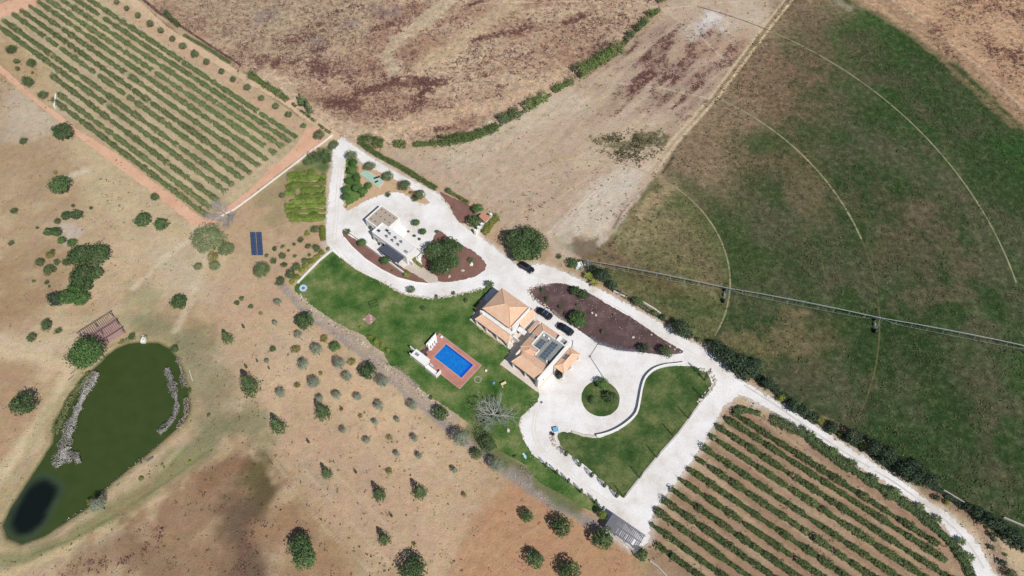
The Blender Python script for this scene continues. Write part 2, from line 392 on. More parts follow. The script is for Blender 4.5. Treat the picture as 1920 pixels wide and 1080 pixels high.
# ------------------------------------------------------------------ outlines (picture pixels -> ground points)
POND = [(185,680),(200,665),(215,652),(240,642),(270,640),(297,642),(317,652),(332,670),(342,695),(352,730),(355,765),(345,790),(305,825),(282,845),(237,882),(195,917),(162,952),(125,975),(82,1005),(37,1020),(12,1010),(2,985),(15,955),(37,922),(60,887),(82,852),(97,830),(100,790),(125,747),(140,725),(155,705)]
VIN_TL = [(-10,40),(60,-10),(240,-10),(590,245),(560,275),(440,380),(385,412),(370,400),(195,265),(105,205),(98,170)]
VIN_BR = [(1210,1090),(1217,990),(1240,930),(1330,805),(1372,757),(1500,815),(1640,905),(1745,975),(1800,1030),(1830,1090)]
ROAD_E = [(1000,497),(1030,500),(1060,512),(1110,536),(1160,562),(1200,584),(1235,605),(1270,628),(1297,641),(1330,661),(1360,684),(1385,709),(1410,724),(1440,744),(1495,777),(1547,810),(1615,855),(1665,885),(1705,912),(1737,937),(1772,960),(1807,990),(1830,1017),(1850,1050),(1872,1100),
          (1840,1100),(1820,1050),(1800,1020),(1770,985),(1740,962),(1715,942),(1665,907),(1615,877),(1565,845),(1512,812),(1450,772),(1395,742),(1350,730),(1300,690),(1240,660),(1150,600),(1060,550),(990,525)]
YARD = [(625,275),(640,258),(655,268),(700,300),(745,326),(790,348),(820,362),(832,378),(846,396),(856,412),(872,426),(893,438),(915,455),(940,475),(965,494),(985,507),(1000,500),(1030,520),(1110,560),(1200,610),(1290,668),(1340,690),(1387,737),(1360,757),(1335,800),(1315,837),(1295,867),(1275,892),(1255,920),(1237,942),(1225,957),(1219,982),(1217,1010),(1188,1032),(1150,1000),(1120,942),(1085,917),(1047,887),(1010,862),(992,842),(977,810),(976,785),(995,765),(1012,737),(990,700),(930,620),(910,560),(905,541),(880,546),(850,553),(812,558),(780,555),(755,550),(730,535),(700,521),(670,506),(640,483),(622,470),(612,455),(612,420),(615,390),(619,345),(624,315)]
LAWN = [(622,472),(640,484),(670,507),(700,522),(730,537),(755,552),(780,557),(812,560),(850,554),(880,547),(905,541),(924,539),(881,600),(958,657),(937.6,683),(1011,737),(994,765),(975,785),(976,810),(991,842),(1009,862),(1046,887),(1084,917),(1119,943),(1130,965),(1118,962),(1090,950),(1060,930),(1012,905),(985,872),(955,855),(925,838),(880,795),(850,772),(827,757),(805,742),(780,722),(755,697),(730,684),(720,662),(697,647),(682,629),(655,618),(630,604),(597,582),(570,562),(552,544),(558,530),(580,510),(600,490)]
LAWN_T = [(1250,687),(1225,694),(1210,710),(1204,730),(1200,752),(1194,777),(1177,795),(1155,809),(1135,817),(1120,821),(1095,819),(1070,811),(1047,812),(1047,825),(1060,847),(1080,860),(1110,885),(1135,907),(1165,932),(1172,928),(1197,897),(1235,852),(1272,810),(1312,755),(1331,730),(1333,712),(1322,697),(1305,688),(1280,686)]
BED_A = [(642,430),(655,442),(687,460),(730,487),(770,510),(805,531),(780,529),(745,520),(715,505),(685,485),(660,462),(645,445)]
BED_B = [(822,432),(842,445),(870,462),(890,472),(913,497),(902,512),(880,522),(842,529),(822,527),(802,515),(792,497),(790,475),(805,458),(812,447)]
BED_C = [(825,360),(847,370),(880,385),(895,400),(885,412),(868,420),(855,410),(845,390),(832,372)]
BED_E = [(990,545),(1000,559),(1015,572),(1042,590),(1072,610),(1097,627),(1120,642),(1155,655),(1197,660),(1237,665),(1265,664),(1282,660),(1257,645),(1225,624),(1185,596),(1140,571),(1105,550),(1060,532),(1030,532),(1005,537)]
GROVE = [(652,297),(665,292),(680,306),(725,330),(752,342),(785,362),(806,378),(800,383),(780,378),(755,363),(735,361),(712,367),(695,373),(680,380),(650,395),(643,375),(644,332)]
HALO = None

# ------------------------------------------------------------------ the ground
def build_ground():
    st = .47
    xs = np.concatenate([-np.geomspace(3500, 185, 12), np.arange(-178, 178.1, st), np.geomspace(185, 3500, 12)])
    ys = np.concatenate([-np.geomspace(3200, 15, 12), np.arange(16, 216.1, st), np.geomspace(222, 4200, 14)])
    X, Y = np.meshgrid(xs, ys); X = X.ravel(); Y = Y.ravel(); n = len(X)
    n1 = fbm(X, Y, 14, 4, 1)-.5; n2 = fbm(X, Y, 4, 3, 5)-.5; n3 = fbm(X, Y, 1.6, 2, 9)-.5
    col = np.zeros((n, 3)); msk = np.zeros((n, 3))
    def paint(mask, c): nonlocal col; c = np.array(S(*c)); col = col*(1-mask[:, None])+c*mask[:, None]
    def bb(wp, pad):
        a = np.array(wp); return (X > a[:, 0].min()-pad) & (X < a[:, 0].max()+pad) & (Y > a[:, 1].min()-pad) & (Y < a[:, 1].max()+pad)
    def region(pts, c, soft=2.0, rag=2.0, a=1.0, ch=None, world=False):
        wp = pts if world else W(pts); i = np.nonzero(bb(wp, soft*2+rag*2))[0]
        m = np.zeros(n); m[i] = a*sst(sdf(X[i], Y[i], wp)+(n2[i]+n3[i]*.6)*rag*2, -soft, soft)
        if ch is None: paint(m, c)
        else: msk[:, ch] = msk[:, ch]*(1-m)+c*m
    def stroke(pts, wpx, c, a=1.0, soft=1.0, rag=1.0, ch=None):
        wp = W(pts); s = sc(pts[0][1]); wd = wpx/s*.5; sf = max(.25, wd*soft); i = np.nonzero(bb(wp, wd+sf+3))[0]
        d = dist_line(X[i], Y[i], wp)+(n2[i]*1.1+n3[i]*.6+n1[i]*.8)*wd*rag
        m = np.zeros(n); m[i] = a*sst(-d, -wd-sf*.5, -wd+sf*.5)
        if ch is None: paint(m, c)
        else: msk[:, ch] = np.maximum(msk[:, ch], 0)*(1-m)+np.clip(msk[:, ch]*0+c, 0, 1)*m if ch >= 0 else 0
    # base: dry west pasture
    col[:] = S(196, 172, 138)
    nb = fbm(X, Y, 34, 4, 61)-.5
    paint(np.clip(.4+nb*4, 0, 1)*.8, (172, 142, 106)); paint(np.clip(-nb*4, 0, 1)*.7, (212, 190, 152)); paint(np.clip(n1*3, 0, 1)*.6, (180, 150, 112)); paint(np.clip(n2*2.5, 0, 1)*.5, (214, 190, 152))
    ws = fbm(X, Y, 5, 3, 62, ang=math.radians(40), st=5)-.5; paint(np.clip(ws*4-.2, 0, 1)*.4, (160, 132, 98)); paint(np.clip(-ws*4-.3, 0, 1)*.35, (220, 200, 164))
    msk[:, 0] = .08; msk[:, 1] = .10; msk[:, 2] = .45
    # far fields outside the frame carry on in the same browns and greens
    # field north, between the upper track and the hedgerow
    F1 = [(200,-30),(330,42),(480,145),(600,238),(680,272),(740,277),(830,274),(935,235),(1025,178),(1080,148),(1165,90),(1235,22),(1260,-60),(1400,-900),(-1500,-900),(-400,-300)]
    region(F1, (190, 160, 132), 1, .6); region(F1, .42, 1, .6, 1, 0); region(F1, 1., 1, .6, 1, 2)
    m = sst(sdf(X, Y, W(F1)), 0, 2); paint(m*np.clip(.5+n1*3, 0, 1)*.5, (164, 128, 104)); paint(m*np.clip(n2*2.5, 0, 1)*.4, (212, 188, 158)); ws = fbm(X, Y, 6, 4, 63, ang=math.radians(25), st=3)-.5; paint(m*np.clip(ws*5-.1, 0, 1)*.45, (150, 112, 94)); paint(m*np.clip(-ws*5-.1, 0, 1)*.4, (214, 194, 162))
    region([(300,-20),(520,-20),(700,0),(690,60),(600,110),(480,120),(380,60)], (176, 158, 130), 6, 5, .6)
    stroke([(470,110),(560,120),(640,140),(720,150)], 120, .62, .9, 1.4, 1.8, 0)
    stroke([(500,70),(600,60),(700,50),(790,25)], 90, .55, .9, 1.4, 1.8, 0); stroke([(870,140),(960,100),(1060,60),(1150,40)], 90, .5, .9, 1.4, 1.8, 0); stroke([(560,170),(640,200),(760,215),(850,190)], 70, .5, .8, 1.4, 1.8, 0)
    for p, wpx, v in [([(545,80),(570,70)],26,.8),([(560,125),(600,130)],38,.8),([(620,190),(660,195)],34,1.),([(660,180),(720,160),(745,152)],20,.95),([(745,152),(830,155)],22,1.),([(785,190),(800,170)],24,.9),([(770,205),(765,203)],14,.9),
      ([(700,55),(750,40)],16,.8),([(580,50),(600,45)],20,.8),([(590,95),(610,88)],20,.8),([(640,20),(610,30)],14,.7),([(760,110),(780,100)],18,.75),([(820,45),(860,30)],16,.8),([(880,10),(905,2)],14,.9),([(950,25),(945,20)],12,.8),([(885,75),(960,60)],26,.75),([(880,145),(920,130)],24,.8),([(700,215),(740,210)],16,.55),
      ([(820,245),(850,238)],14,.7),([(970,60),(990,45)],30,.8),([(1060,45),(1090,30)],18,.85),([(1050,8),(1090,12)],14,.6),([(1160,20),(1190,60)],20,.6),([(980,110),(1000,95)],18,.6),([(1020,120),(1030,110)],20,.55),([(900,100),(990,130)],40,.5),([(590,205),(610,215)],18,.6),([(490,110),(520,120)],26,.75)]:
        stroke(p, wpx, v, 1, 1.1, 1.8, 0)
    for p, wpx in [([(590,75),(600,80)],22),([(700,15),(730,25)],26),([(640,50),(660,45)],18),([(650,135),(660,137)],18),([(490,35),(510,25)],26)]: stroke(p, wpx, (142, 126, 124), .6, 1.8, 2)
    stroke([(860,-20),(800,40),(745,75),(725,105),(740,130)], 34, (200, 182, 152), .7, 1.4, 1.3); stroke([(860,-20),(800,40),(745,75),(725,105),(740,130)], 30, .12, .8, .9, .9, 0)
    stroke([(960,10),(900,50),(850,90),(790,125)], 34, (198, 172, 138), .8, .9, .8); stroke([(960,10),(900,50),(850,90),(790,125)], 30, .08, .85, .9, .8, 0)
    stroke([(740,240),(850,215),(960,190),(1060,145)], 36, (206, 176, 144), .8, 1.2, 1); stroke([(740,240),(850,215),(960,190),(1060,145)], 30, .15, .8, 1.2, 1, 0)
    stroke([(500,140),(560,195),(640,240),(720,262)], 30, (206, 180, 150), .8, 1, 1); stroke([(500,140),(560,195),(640,240),(720,262)], 26, .1, .8, 1, 1, 0)
    for l in ([(1010,72),(1040,110),(1068,145)], [(1070,150),(1085,110),(1060,60)], [(560,125),(640,105),(680,90)], [(520,100),(600,90)], [(1240,16),(1100,2),(900,6)]): stroke(l, 2.2, (215, 190, 160), .7, .8, .2)
    stroke([(760,110),(640,130),(520,170)], 3, (205, 185, 160), .5, .8, .2)
    # field between the hedgerow and the irrigated circle
    F2 = [(600,262),(690,282),(830,278),(940,238),(1080,155),(1172,92),(1240,25),(1262,-60),(1500,-300),(1560,-60),(1470,0),(1335,185),(1238,322),(1140,455),(1100,492),(1050,490),(1000,470),(940,440),(870,380),(740,300)]
    region(F2, (196, 172, 146), 1.5, 1); region(F2, .16, 1.5, 1, 1, 0); region(F2, .0, 1.5, 1, 1, 1); region(F2, .55, 1.5, 1, 1, 2)
    f2_ = sst(sdf(X, Y, W(F2)), 0, 2); stroke([(860,290),(960,230),(1080,190)], 60, (210, 192, 166), .8, 1.3, 1); stroke([(1180,340),(1130,395),(1090,440)], 80, (216, 204, 188), .8, 1.5, 1.5); paint(f2_*np.clip(fbm(X, Y, 1.2, 3, 35, ang=math.radians(47), st=7)*4-2.1, 0, 1)*.35, (172, 150, 128))
    stroke([(1300,60),(1330,35),(1350,45)], 52, (214, 204, 196), .8, 1.6, 2); stroke([(1300,70),(1340,30)], 22, (236, 230, 226), .7, 1.8, 2.4)
    stroke([(1290,95),(1380,85),(1400,110)], 50, (196, 160, 128), .7, 1.4, 1); stroke([(1400,20),(1440,40)], 70, (206, 188, 166), .6, 1, 1)
    dm = fbm(X, Y, 4.5, 3, 31, ang=math.radians(47), st=3.2); cc = at(1250, 125); rr = np.hypot(X-cc.x, Y-cc.y)
    dn = sst(-rr-n1*20, -34, -9)*np.clip(.42+(dm-.5)*3.4, 0, 1.0); dm2 = fbm(X, Y, 1.5, 3, 33, ang=math.radians(47), st=5)-.5; dn = sst(-rr-n1*22, -38, -12)*np.clip(.52+(dm-.5)*2.2+dm2*2.6, 0, 1); msk[:, 0] = np.maximum(msk[:, 0], dn*.74); paint(sst(-rr-n1*26, -34, -8)*.35, (166, 136, 122)); paint(dn*.5, (138, 108, 98)); f2m = sst(sdf(X, Y, W(F2)), 0, 2); paint(f2m*np.clip(-(dm-.5)*4, 0, 1)*.35, (220, 200, 172))
    dn = sst(-np.hypot(X-at(1040,400).x, (Y-at(1040,400).y)), -24, -6)*np.clip((dm-.55)*2.4, 0, 1); msk[:, 0] = np.maximum(msk[:, 0], dn*.55)
    stroke([(1130,275),(1180,270),(1225,262)], 50, .95, 1, 1.2, 1.8, 1); stroke([(1130,275),(1180,270),(1225,262)], 50, (168, 148, 112), .6, 1.3, 1.8)
    stroke([(1040,300),(1080,292)], 10, (186, 156, 118), .7, 1, 1)
    for k in range(9): stroke([(1010+k*14,450-k*9),(1090+k*16,372-k*12),(1180+k*10,300-k*8)], 2.2, (226, 214, 196) if k % 2 else (192, 172, 150), .35, 1, .4)
    for k in range(7): stroke([(760+k*40,330+k*12),(900+k*36,300+k*4)], 3, (190, 168, 142) if k % 2 else (216, 198, 172), .35, 1, .4)
    for l in ([(1240,18),(1300,55),(1355,110),(1395,165)], [(1240,18),(1310,8),(1400,2)], [(1240,18),(1190,0),(1150,-12)], [(1150,155),(1240,165),(1330,185)]): stroke(l, 3.5, (218, 200, 176), .6, .9, .2)
    # irrigated circle
    cx, cy = at(1110, 498)[:2]; rad = np.hypot(X-cx, Y-cy)
    wl = W([(1560,-60),(1470,0),(1335,185),(1238,322),(1140,455),(1085,492),(1140,528),(1300,632),(1450,738),(1560,800),(1700,895),(1800,960),(1900,1020),(2100,1120),(3000,1100),(3200,-300),(2200,-500)])
    edge = W([(1590,-20),(1690,45),(1765,105),(1845,180),(1925,262)]); RC = float(np.mean([math.hypot(a-cx, b-cy) for a, b in edge]))
    gm = sst(sdf(X, Y, wl)+n3*1.2, -.8, .8); gin = gm*sst(RC-rad+n2*3, -2, 2); gout = gm*(1-sst(RC-rad+n2*3, -2, 2))
    paint(gout, (196, 160, 126)); msk[:, 0] = msk[:, 0]*(1-gout)+gout*np.clip(.33+n1*1.6+sst(rad, RC+14, RC+30)*.25, 0, 1)
    paint(gout*np.clip(.5+n1*3, 0, 1)*.5, (178, 140, 108))
    paint(gin, (56, 76, 42)); msk[:, 0] *= (1-gin); msk[:, 1] = msk[:, 1]*(1-gin)+gin*.5; msk[:, 2] = msk[:, 2]*(1-gin-gout)+(gin+gout)*.98
    arc = np.arctan2(Y-cy, X-cx)*60
    an = fbm(arc, rad, 9, 4, 77, st=1.8)-.5; an2 = fbm(X, Y, 7, 4, 88)-.5
    br = gin*np.clip(.40+an*3.6+an2*2.6, 0, 1); br *= (1-.6*sst(rad, RC-22, RC-12))
    paint(br*.5, (96, 94, 74)); paint(gin*np.clip(an2*4-.2, 0, 1)*.4, (92, 82, 68))
    paint(gin*sst(rad, RC-17, RC-10)*sst(-n1, -.2, .12)*.85, (44, 84, 36)); paint(gin*sst(-abs(rad-104), -9, -3)*sst(-n2, -.2, .15)*.5, (48, 82, 38)); paint(gin*sst(-abs(rad-42), -8, -2)*sst(-n2, -.2, .15)*.5, (48, 82, 38))
    paint(gin*np.clip(-an*3-.1+n2*1.4, 0, 1)*.6, (38, 66, 32))
    dl = dist_line(X, Y, W([(1478,-10),(1335,185),(1238,322),(1140,455)]))
    paint(gin*(1-sst(dl+n1*18+n2*8, 3, 24))*.9, (156, 134, 112)); paint(gin*(1-sst(dl+n1*16+n2*6, 12, 44))*.35, (122, 108, 84))
    inn = gin*sst(34.4-rad, -.3, .3)                      # inner disc: tan near the hedge line, greener eastward
    paint(inn*.75, (136, 124, 92)); paint(inn*np.clip(.3+n1*2+sst(X, cx+8, cx+30)*.5, 0, 1)*.7, (82, 96, 56))
    for p, wpx, c, a in [([(1480,20),(1540,60),(1500,110),(1560,90)],70,(112,96,78),.75),([(1400,150),(1470,110),(1450,190)],80,(128,104,86),.7),([(1370,240),(1330,300),(1400,215)],60,(140,120,96),.6),([(1450,300),(1500,330),(1520,400)],60,(122,104,82),.6),([(1390,280),(1430,270)],46,(44,80,38),.7),([(1270,330),(1340,390),(1372,470),(1380,540)],36,(52,80,40),.6),
        ([(1780,330),(1830,420),(1850,520)],50,(98,92,74),.6),([(1640,360),(1700,400),(1680,480)],70,(104,90,72),.55),([(1740,410),(1790,470),(1800,540),(1720,560)],44,(112,98,80),.6),([(1560,420),(1500,480),(1460,540)],70,(78,84,56),.4),([(1380,640),(1450,650),(1500,620)],60,(134,118,88),.6),([(1480,650),(1530,660),(1560,640)],60,(108,98,72),.5),
        ([(1700,640),(1760,700),(1830,760)],60,(50,66,38),.5),([(1640,800),(1720,830),(1800,850)],60,(42,74,36),.5),([(1860,760),(1850,860),(1900,900)],40,(88,84,64),.6),([(1640,40),(1560,60),(1580,110)],30,(48,88,38),.6),([(1575,5),(1590,15)],16,(160,150,130),.8),([(1160,500),(1200,520),(1260,545)],44,(96,86,58),.75),([(1230,560),(1340,590)],40,(58,84,44),.6),([(1180,440),(1220,430),(1240,380)],50,(146,140,104),.6),([(1240,400),(1290,460),(1330,520)],40,(120,108,84),.5),([(1230,330),(1250,350),(1200,400)],26,(176,154,124),.75),([(1290,280),(1340,270),(1400,300)],40,(128,110,88),.6)]:
        stroke(p, wpx, c, a*.85, 1.7, 2.2)
    stroke([(1655,0),(1760,75),(1850,150),(1935,235)], 34, (164, 134, 106), .75, .8, .5)   # bare rim of the circle
    stroke([(1660,-10),(1770,70),(1860,145),(1945,230)], 6, (206, 180, 150), .6, .8, .5)
    stroke([(1590,-10),(1680,45),(1760,105),(1840,180),(1900,235)], 16, (150, 128, 100), .5, .8, 1)
    msk[:, 0] = np.clip(msk[:, 0]*(1+n2*1.3+n3*.5), 0, 1)
    # wet stain and pale sector by the pivot
    region([(1062,462),(1080,448),(1090,445),(1105,450),(1122,445),(1122,462),(1140,465),(1138,452),(1148,452),(1158,470),(1168,485),(1200,500),(1150,505),(1100,490),(1080,475)], (126, 108, 86), .7, 1.2, .9)
    stroke([(1070,440),(1050,455),(1070,470)], 22, (176, 168, 142), .6, 1, 1)
    # double wheel track between the fields
    for dx in (-7, 7): stroke([(1478+dx,0),(1437+dx,52),(1337+dx,185),(1262+dx,268),(1222+dx,322)], 5, (214, 192, 158), .85, .8, .3)
    stroke([(1478,0),(1437,52),(1337,185),(1262,268),(1222,322)], 3, (188, 164, 132), .3, .8, .4)
    stroke([(1262,296),(1242,325)], 5, (86, 78, 50), .8, 1, 1); stroke([(1222,322),(1160,400),(1140,440)], 9, (196, 172, 146), .6, 1, .5); stroke([(1215,345),(1190,370),(1165,400),(1150,428)], 3, (118, 92, 74), .7, 1.2, 2)
    # west side details
    for p, wpx, c, a in [([(0,330),(60,300),(100,380)],110,(178,150,118),.6),([(170,290),(200,340),(260,380),(330,440)],80,(206,186,148),.75),([(30,240),(50,180),(90,230)],60,(206,192,172),.6),([(130,330),(160,320)],16,(222,208,184),.7),([(120,425),(140,435),(130,450)],24,(202,188,176),.8),([(20,440),(40,520),(20,600)],70,(180,152,118),.6),
        ([(240,480),(300,480),(330,530)],90,(206,184,152),.7),([(330,490),(380,540),(440,560)],60,(200,184,158),.6),([(240,530),(290,560),(250,600)],40,(162,156,116),.65),([(270,600),(320,640),(350,700)],50,(140,142,104),.7),([(300,540),(240,570),(230,610)],26,(176,168,130),.6),([(360,640),(400,720),(400,800),(380,860)],70,(146,140,106),.75),([(330,860),(420,800),(480,780),(500,840)],50,(132,132,94),.7),
        ([(20,700),(30,780),(0,820)],90,(180,146,112),.8),([(60,560),(20,580),(0,520)],70,(168,136,100),.7),([(150,560),(250,520),(230,460)],50,(206,180,144),.6),([(365,425),(385,500),(350,580),(330,620)],14,(218,200,168),.6),([(385,425),(420,500),(400,560)],16,(216,196,164),.5),([(250,540),(312,482),(370,440)],12,(222,204,172),.6),([(60,650),(120,690),(90,740)],40,(196,168,130),.6),([(0,640),(70,650),(150,640)],26,(212,190,158),.85),([(0,662),(70,668),(130,690),(110,740),(70,800),(30,860),(0,900)],26,(216,194,156),.9),([(95,760),(60,830),(20,900),(0,940)],16,(176,164,118),.6),([(150,690),(120,730),(95,780)],8,(196,186,140),.7),
        ([(370,850),(280,920),(200,970),(120,1020),(40,1050),(-20,1050)],34,(148,142,98),.9),([(420,850),(330,920),(240,975),(160,1010),(60,1060),(0,1080)],14,(208,186,142),.9),([(400,840),(310,905),(220,965),(140,1010),(60,1040)],5,(120,128,86),.7),([(350,830),(300,880),(240,920)],10,(184,172,132),.6),([(430,850),(360,905),(290,940),(230,985)],6,(214,192,152),.8),
        ([(300,1000),(380,940),(440,900),(500,980),(420,1060),(330,1080)],110,(160,128,98),.95),([(380,900),(450,860),(480,900)],40,(146,112,84),.85),([(480,870),(500,920),(480,960)],46,(98,88,58),.9),([(495,860),(470,900)],40,(116,104,66),.7),([(440,960),(470,1040),(460,1080)],64,(112,92,74),.85),([(150,1060),(230,1020),(300,1060)],60,(150,120,92),.8),([(500,1000),(540,960),(620,1060),(560,1080)],60,(166,132,98),.8),([(560,930),(600,980),(660,1050)],26,(176,146,108),.6)]:
        stroke(p, wpx, c, a, 1.5, 1.2)
    region([(0,1080),(90,1065),(230,985),(330,925),(440,868),(520,850),(560,900),(640,990),(720,1075),(700,1500),(-900,1400),(-300,1080)], .26, 2, 2, .9, 0)
    for p, wpx, v in [([(240,1060),(300,1000)],40,.5),([(470,990),(460,1060)],40,.6),([(120,1070),(200,1050)],20,.6)]: stroke(p, wpx, v, .8, 1.5, 1.5, 0)
    # nursery ground, warm and bare
    NUR = [(440,480),(520,535),(570,590),(650,640),(730,720),(800,770),(870,840),(930,880),(900,950),(840,1080),(780,1200),(740,1100),(640,990),(540,870),(510,780),(470,700),(400,620),(390,540)]
    region(NUR, (204, 173, 140), 5, 4, .95); paint(sst(sdf(X, Y, W(NUR)), -3, 5)*np.clip(.3+n1*3, 0, 1)*.6, (194, 162, 130)); paint(sst(sdf(X, Y, W(NUR)), -3, 5)*np.clip(-n1*3, 0, 1)*.5, (220, 190, 152))
    for p, wpx, c, a in [([(560,620),(600,700),(700,780)],90,(214,184,146),.6),([(620,850),(700,950),(640,900)],100,(196,166,134),.6),([(520,640),(560,660)],60,(198,176,148),.5),([(560,860),(620,930)],30,(176,156,130),.5),([(860,860),(820,960)],50,(204,176,140),.5)]: stroke(p, wpx, c, a, 1.5, 1)
    for l in ([(520,870),(600,980),(680,1060),(720,1100)], [(570,880),(650,970),(730,1060)], [(600,860),(720,980),(790,1070)], [(650,760),(760,830),(850,900)]): stroke(l, 4, (216, 192, 160), .5, 1, .3); 
    stroke([(510,850),(580,950),(660,1040),(690,1080)], 3, (150, 124, 96), .5, 1, .5)
    ORS = [(905,930),(960,895),(1000,910),(1060,945),(1110,980),(1160,1010),(1200,1050),(1215,1100),(1210,1500),(700,1500),(820,1090),(850,1030)]
    region(ORS, (192, 148, 110), 2.5, 2, .95); region(ORS, .03, 3, 2, 1, 0)
    for k in range(6): stroke([(840+k*12,1085),(870+k*14,1010+k*4),(930+k*16,960+k*6),(1000+k*10,950+k*16)], 2.2, (210, 168, 126) if k % 2 else (172, 128, 90), .4, 1, .4)
    region([(760,1085),(830,1060),(850,1000),(880,950),(840,1100)], (206, 178, 140), 3, 3, .6)
    # garden west of the long lane
    GAR = [(440,400),(480,368),(580,292),(606,275),(624,290),(618,345),(612,455),(620,470),(575,510),(550,535),(520,530),(470,490),(420,470)]
    region(GAR, (196, 166, 132), 1, 1, .9); stroke([(500,370),(540,330),(560,360),(520,400)], 60, (158, 144, 104), .7, 1.3, 1.2); stroke([(580,300),(610,290),(605,312)], 26, (60, 106, 50), .85, .8, 1)
    stroke([(560,315),(600,310)], 20, (96, 122, 62), .7, 1, 1); stroke([(540,330),(608,322)], 10, (120,130,76), .7, 1, 1)
    # rubble bank and grey ditch below the lawn
    BANK = [(528,535),(570,582),(620,618),(680,660),(735,710),(785,752),(835,795),(880,835),(935,872),(975,902),(1040,945),(1100,975),(1150,1008)]
    stroke(BANK, 16, (164, 150, 142), .9, .8, .6); stroke([(552,545),(600,590),(650,622),(690,650),(725,690),(790,742),(850,785)], 20, (190, 170, 148), .8, 1, 1.2)
    stroke([(880,810),(930,850),(980,885),(1030,915),(1080,950)], 26, (96, 112, 66), .8, 1.2, 1.3); stroke([(960,885),(990,905)], 20, (168, 156, 148), .6, 1, 1)
    # vineyards' soil
    region(VIN_TL, (196, 178, 142), .8, .8); region(VIN_TL, .35, .8, .8, 1, 1); region(VIN_TL, .06, .8, .8, 1, 0); region(VIN_BR, (166, 137, 110), .8, .8); region(VIN_BR, .05, 1, 1, 1, 0)
    vm = sst(sdf(X, Y, W(VIN_BR)), 0, 1)+sst(sdf(X, Y, W(VIN_TL)), 0, 1)
    va = fbm(X, Y, 1.1, 3, 55, ang=math.radians(-40), st=9)-.5; paint(vm*np.clip(va*4, 0, 1)*.5, (212, 188, 152)); paint(vm*np.clip(-va*4, 0, 1)*.35, (160, 128, 100))
    stroke([(100,150),(150,210),(105,205)], 18, (196, 178, 150), .7, 1, 1)
    stroke([(20,95),(60,140),(90,190)], 40, (190, 164, 120), .7, 1, 1)
    # bare sand round the olive row, verge and hedge feet
    stroke([(212,0),(300,66),(400,130),(500,200),(590,258)], 18, (206, 170, 138), .85, .7, .4)
    stroke([(258,5),(330,62),(420,125),(500,172),(560,215)], 7, (150, 122, 94), .8, 1, 1)
    stroke([(345,66),(390,90),(430,118)], 7, (58, 110, 54), .9, .8, .8)
    stroke([(680,270),(760,318),(850,365),(900,385),(940,430),(1000,475)], 14, (196, 164, 132), .8, 1, .8)
    stroke([(930,440),(945,470),(915,440)], 20, (194, 160, 126), .9, 1, .5); stroke([(1025,470),(1010,500),(1060,505),(1110,525),(1150,552),(1230,595),(1300,640),(1340,655),(1400,705),(1500,770),(1600,820)], 16, (182, 150, 120), .85, .9, .7)
    stroke([(1600,820),(1700,890),(1800,950),(1850,990),(1880,1060),(1900,1100)], 22, (158, 130, 108), .85, 1, .8); stroke([(1840,980),(1870,1040),(1890,1090)], 26, (176, 148, 124), .8, 1, .8)
    stroke([(1375,757),(1350,790),(1318,845),(1240,945),(1225,1000)], 10, (190, 160, 130), .8, 1, .6); stroke([(1790,1000),(1760,1040),(1800,1085)], 34, (178, 148, 118), .8, 1, .6)
    # white dust spread beside the gravel
    for poly in (YARD, ROAD_E):
        wp = W(poly); i = np.nonzero(bb(wp, 6))[0]; m = np.zeros(n); d = sdf(X[i], Y[i], wp)+(n3[i]+n2[i])*1.3
        m[i] = sst(d, -1.7, .3)*.75; paint(m, (220, 210, 200))
    # pond: bank and bed
    z = np.zeros(n); wp = W(POND); i = np.nonzero(bb(wp, 8))[0]; d = sdf(X[i], Y[i], wp)+n3[i]*.4
    z[i] = -1.3*sst(d, -1.2, 2.4); m = np.zeros(n); m[i] = sst(d, -2.2, -1.0)*.7; paint(m, (168, 154, 112)); m[i] = sst(d, -.6, .3); paint(m, (84, 86, 50))
    msk[:, 0] *= 1-m
    global TUFT; TUFT = (X, Y, msk, gin, rad)
    near = ((X > -180) & (X < 180) & (Y > 10) & (Y < 220))
    lum = (col@np.array([.3, .55, .15]))[:, None]; de = (.10*(1-gin))[:, None]; col = np.clip((col*(1-de)+lum*de)*(1-.03*(1-gin))[:, None], .01, .85)
    nx, ny = len(xs), len(ys)
    a = (np.arange(ny-1)[:, None]*nx+np.arange(nx-1)[None]).ravel(); q = np.stack([a, a+1, a+nx+1, a+nx], 1)
    me = bpy.data.meshes.new('ground'); V = np.stack([X, Y, z], 1).astype(np.float32)
    me.vertices.add(n); me.vertices.foreach_set('co', V.ravel()); me.loops.add(q.size); me.loops.foreach_set('vertex_index', q.astype(np.int32).ravel())
    me.polygons.add(len(q)); me.polygons.foreach_set('loop_start', np.arange(0, q.size, 4, dtype=np.int32))
    try: me.polygons.foreach_set('loop_total', np.full(len(q), 4, np.int32))
    except Exception: pass
    me.update(calc_edges=True)
    for nm, dat in (('soil', col), ('cover', msk)):
        ca = me.attributes.new(nm, 'FLOAT_COLOR', 'POINT'); ca.data.foreach_set('color', np.concatenate([dat, np.ones((n, 1))], 1).astype(np.float32).ravel())
    m_ = bpy.data.materials.new('soil_and_dry_grass'); m_.use_nodes = True; t = m_.node_tree; b = t.nodes['Principled BSDF']; L = t.links
    N_ = t.nodes.new
    def attr(nm): a_ = N_('ShaderNodeAttribute'); a_.attribute_name = nm; return a_
    tc = N_('ShaderNodeTexCoord')
    def noise(scale, det, rough=.65, vec=None):
        z_ = N_('ShaderNodeTexNoise'); z_.inputs['Scale'].default_value = scale; z_.inputs['Detail'].default_value = det; z_.inputs['Roughness'].default_value = rough
        L.new(vec or tc.outputs['Object'], z_.inputs['Vector']); return z_.outputs[0]
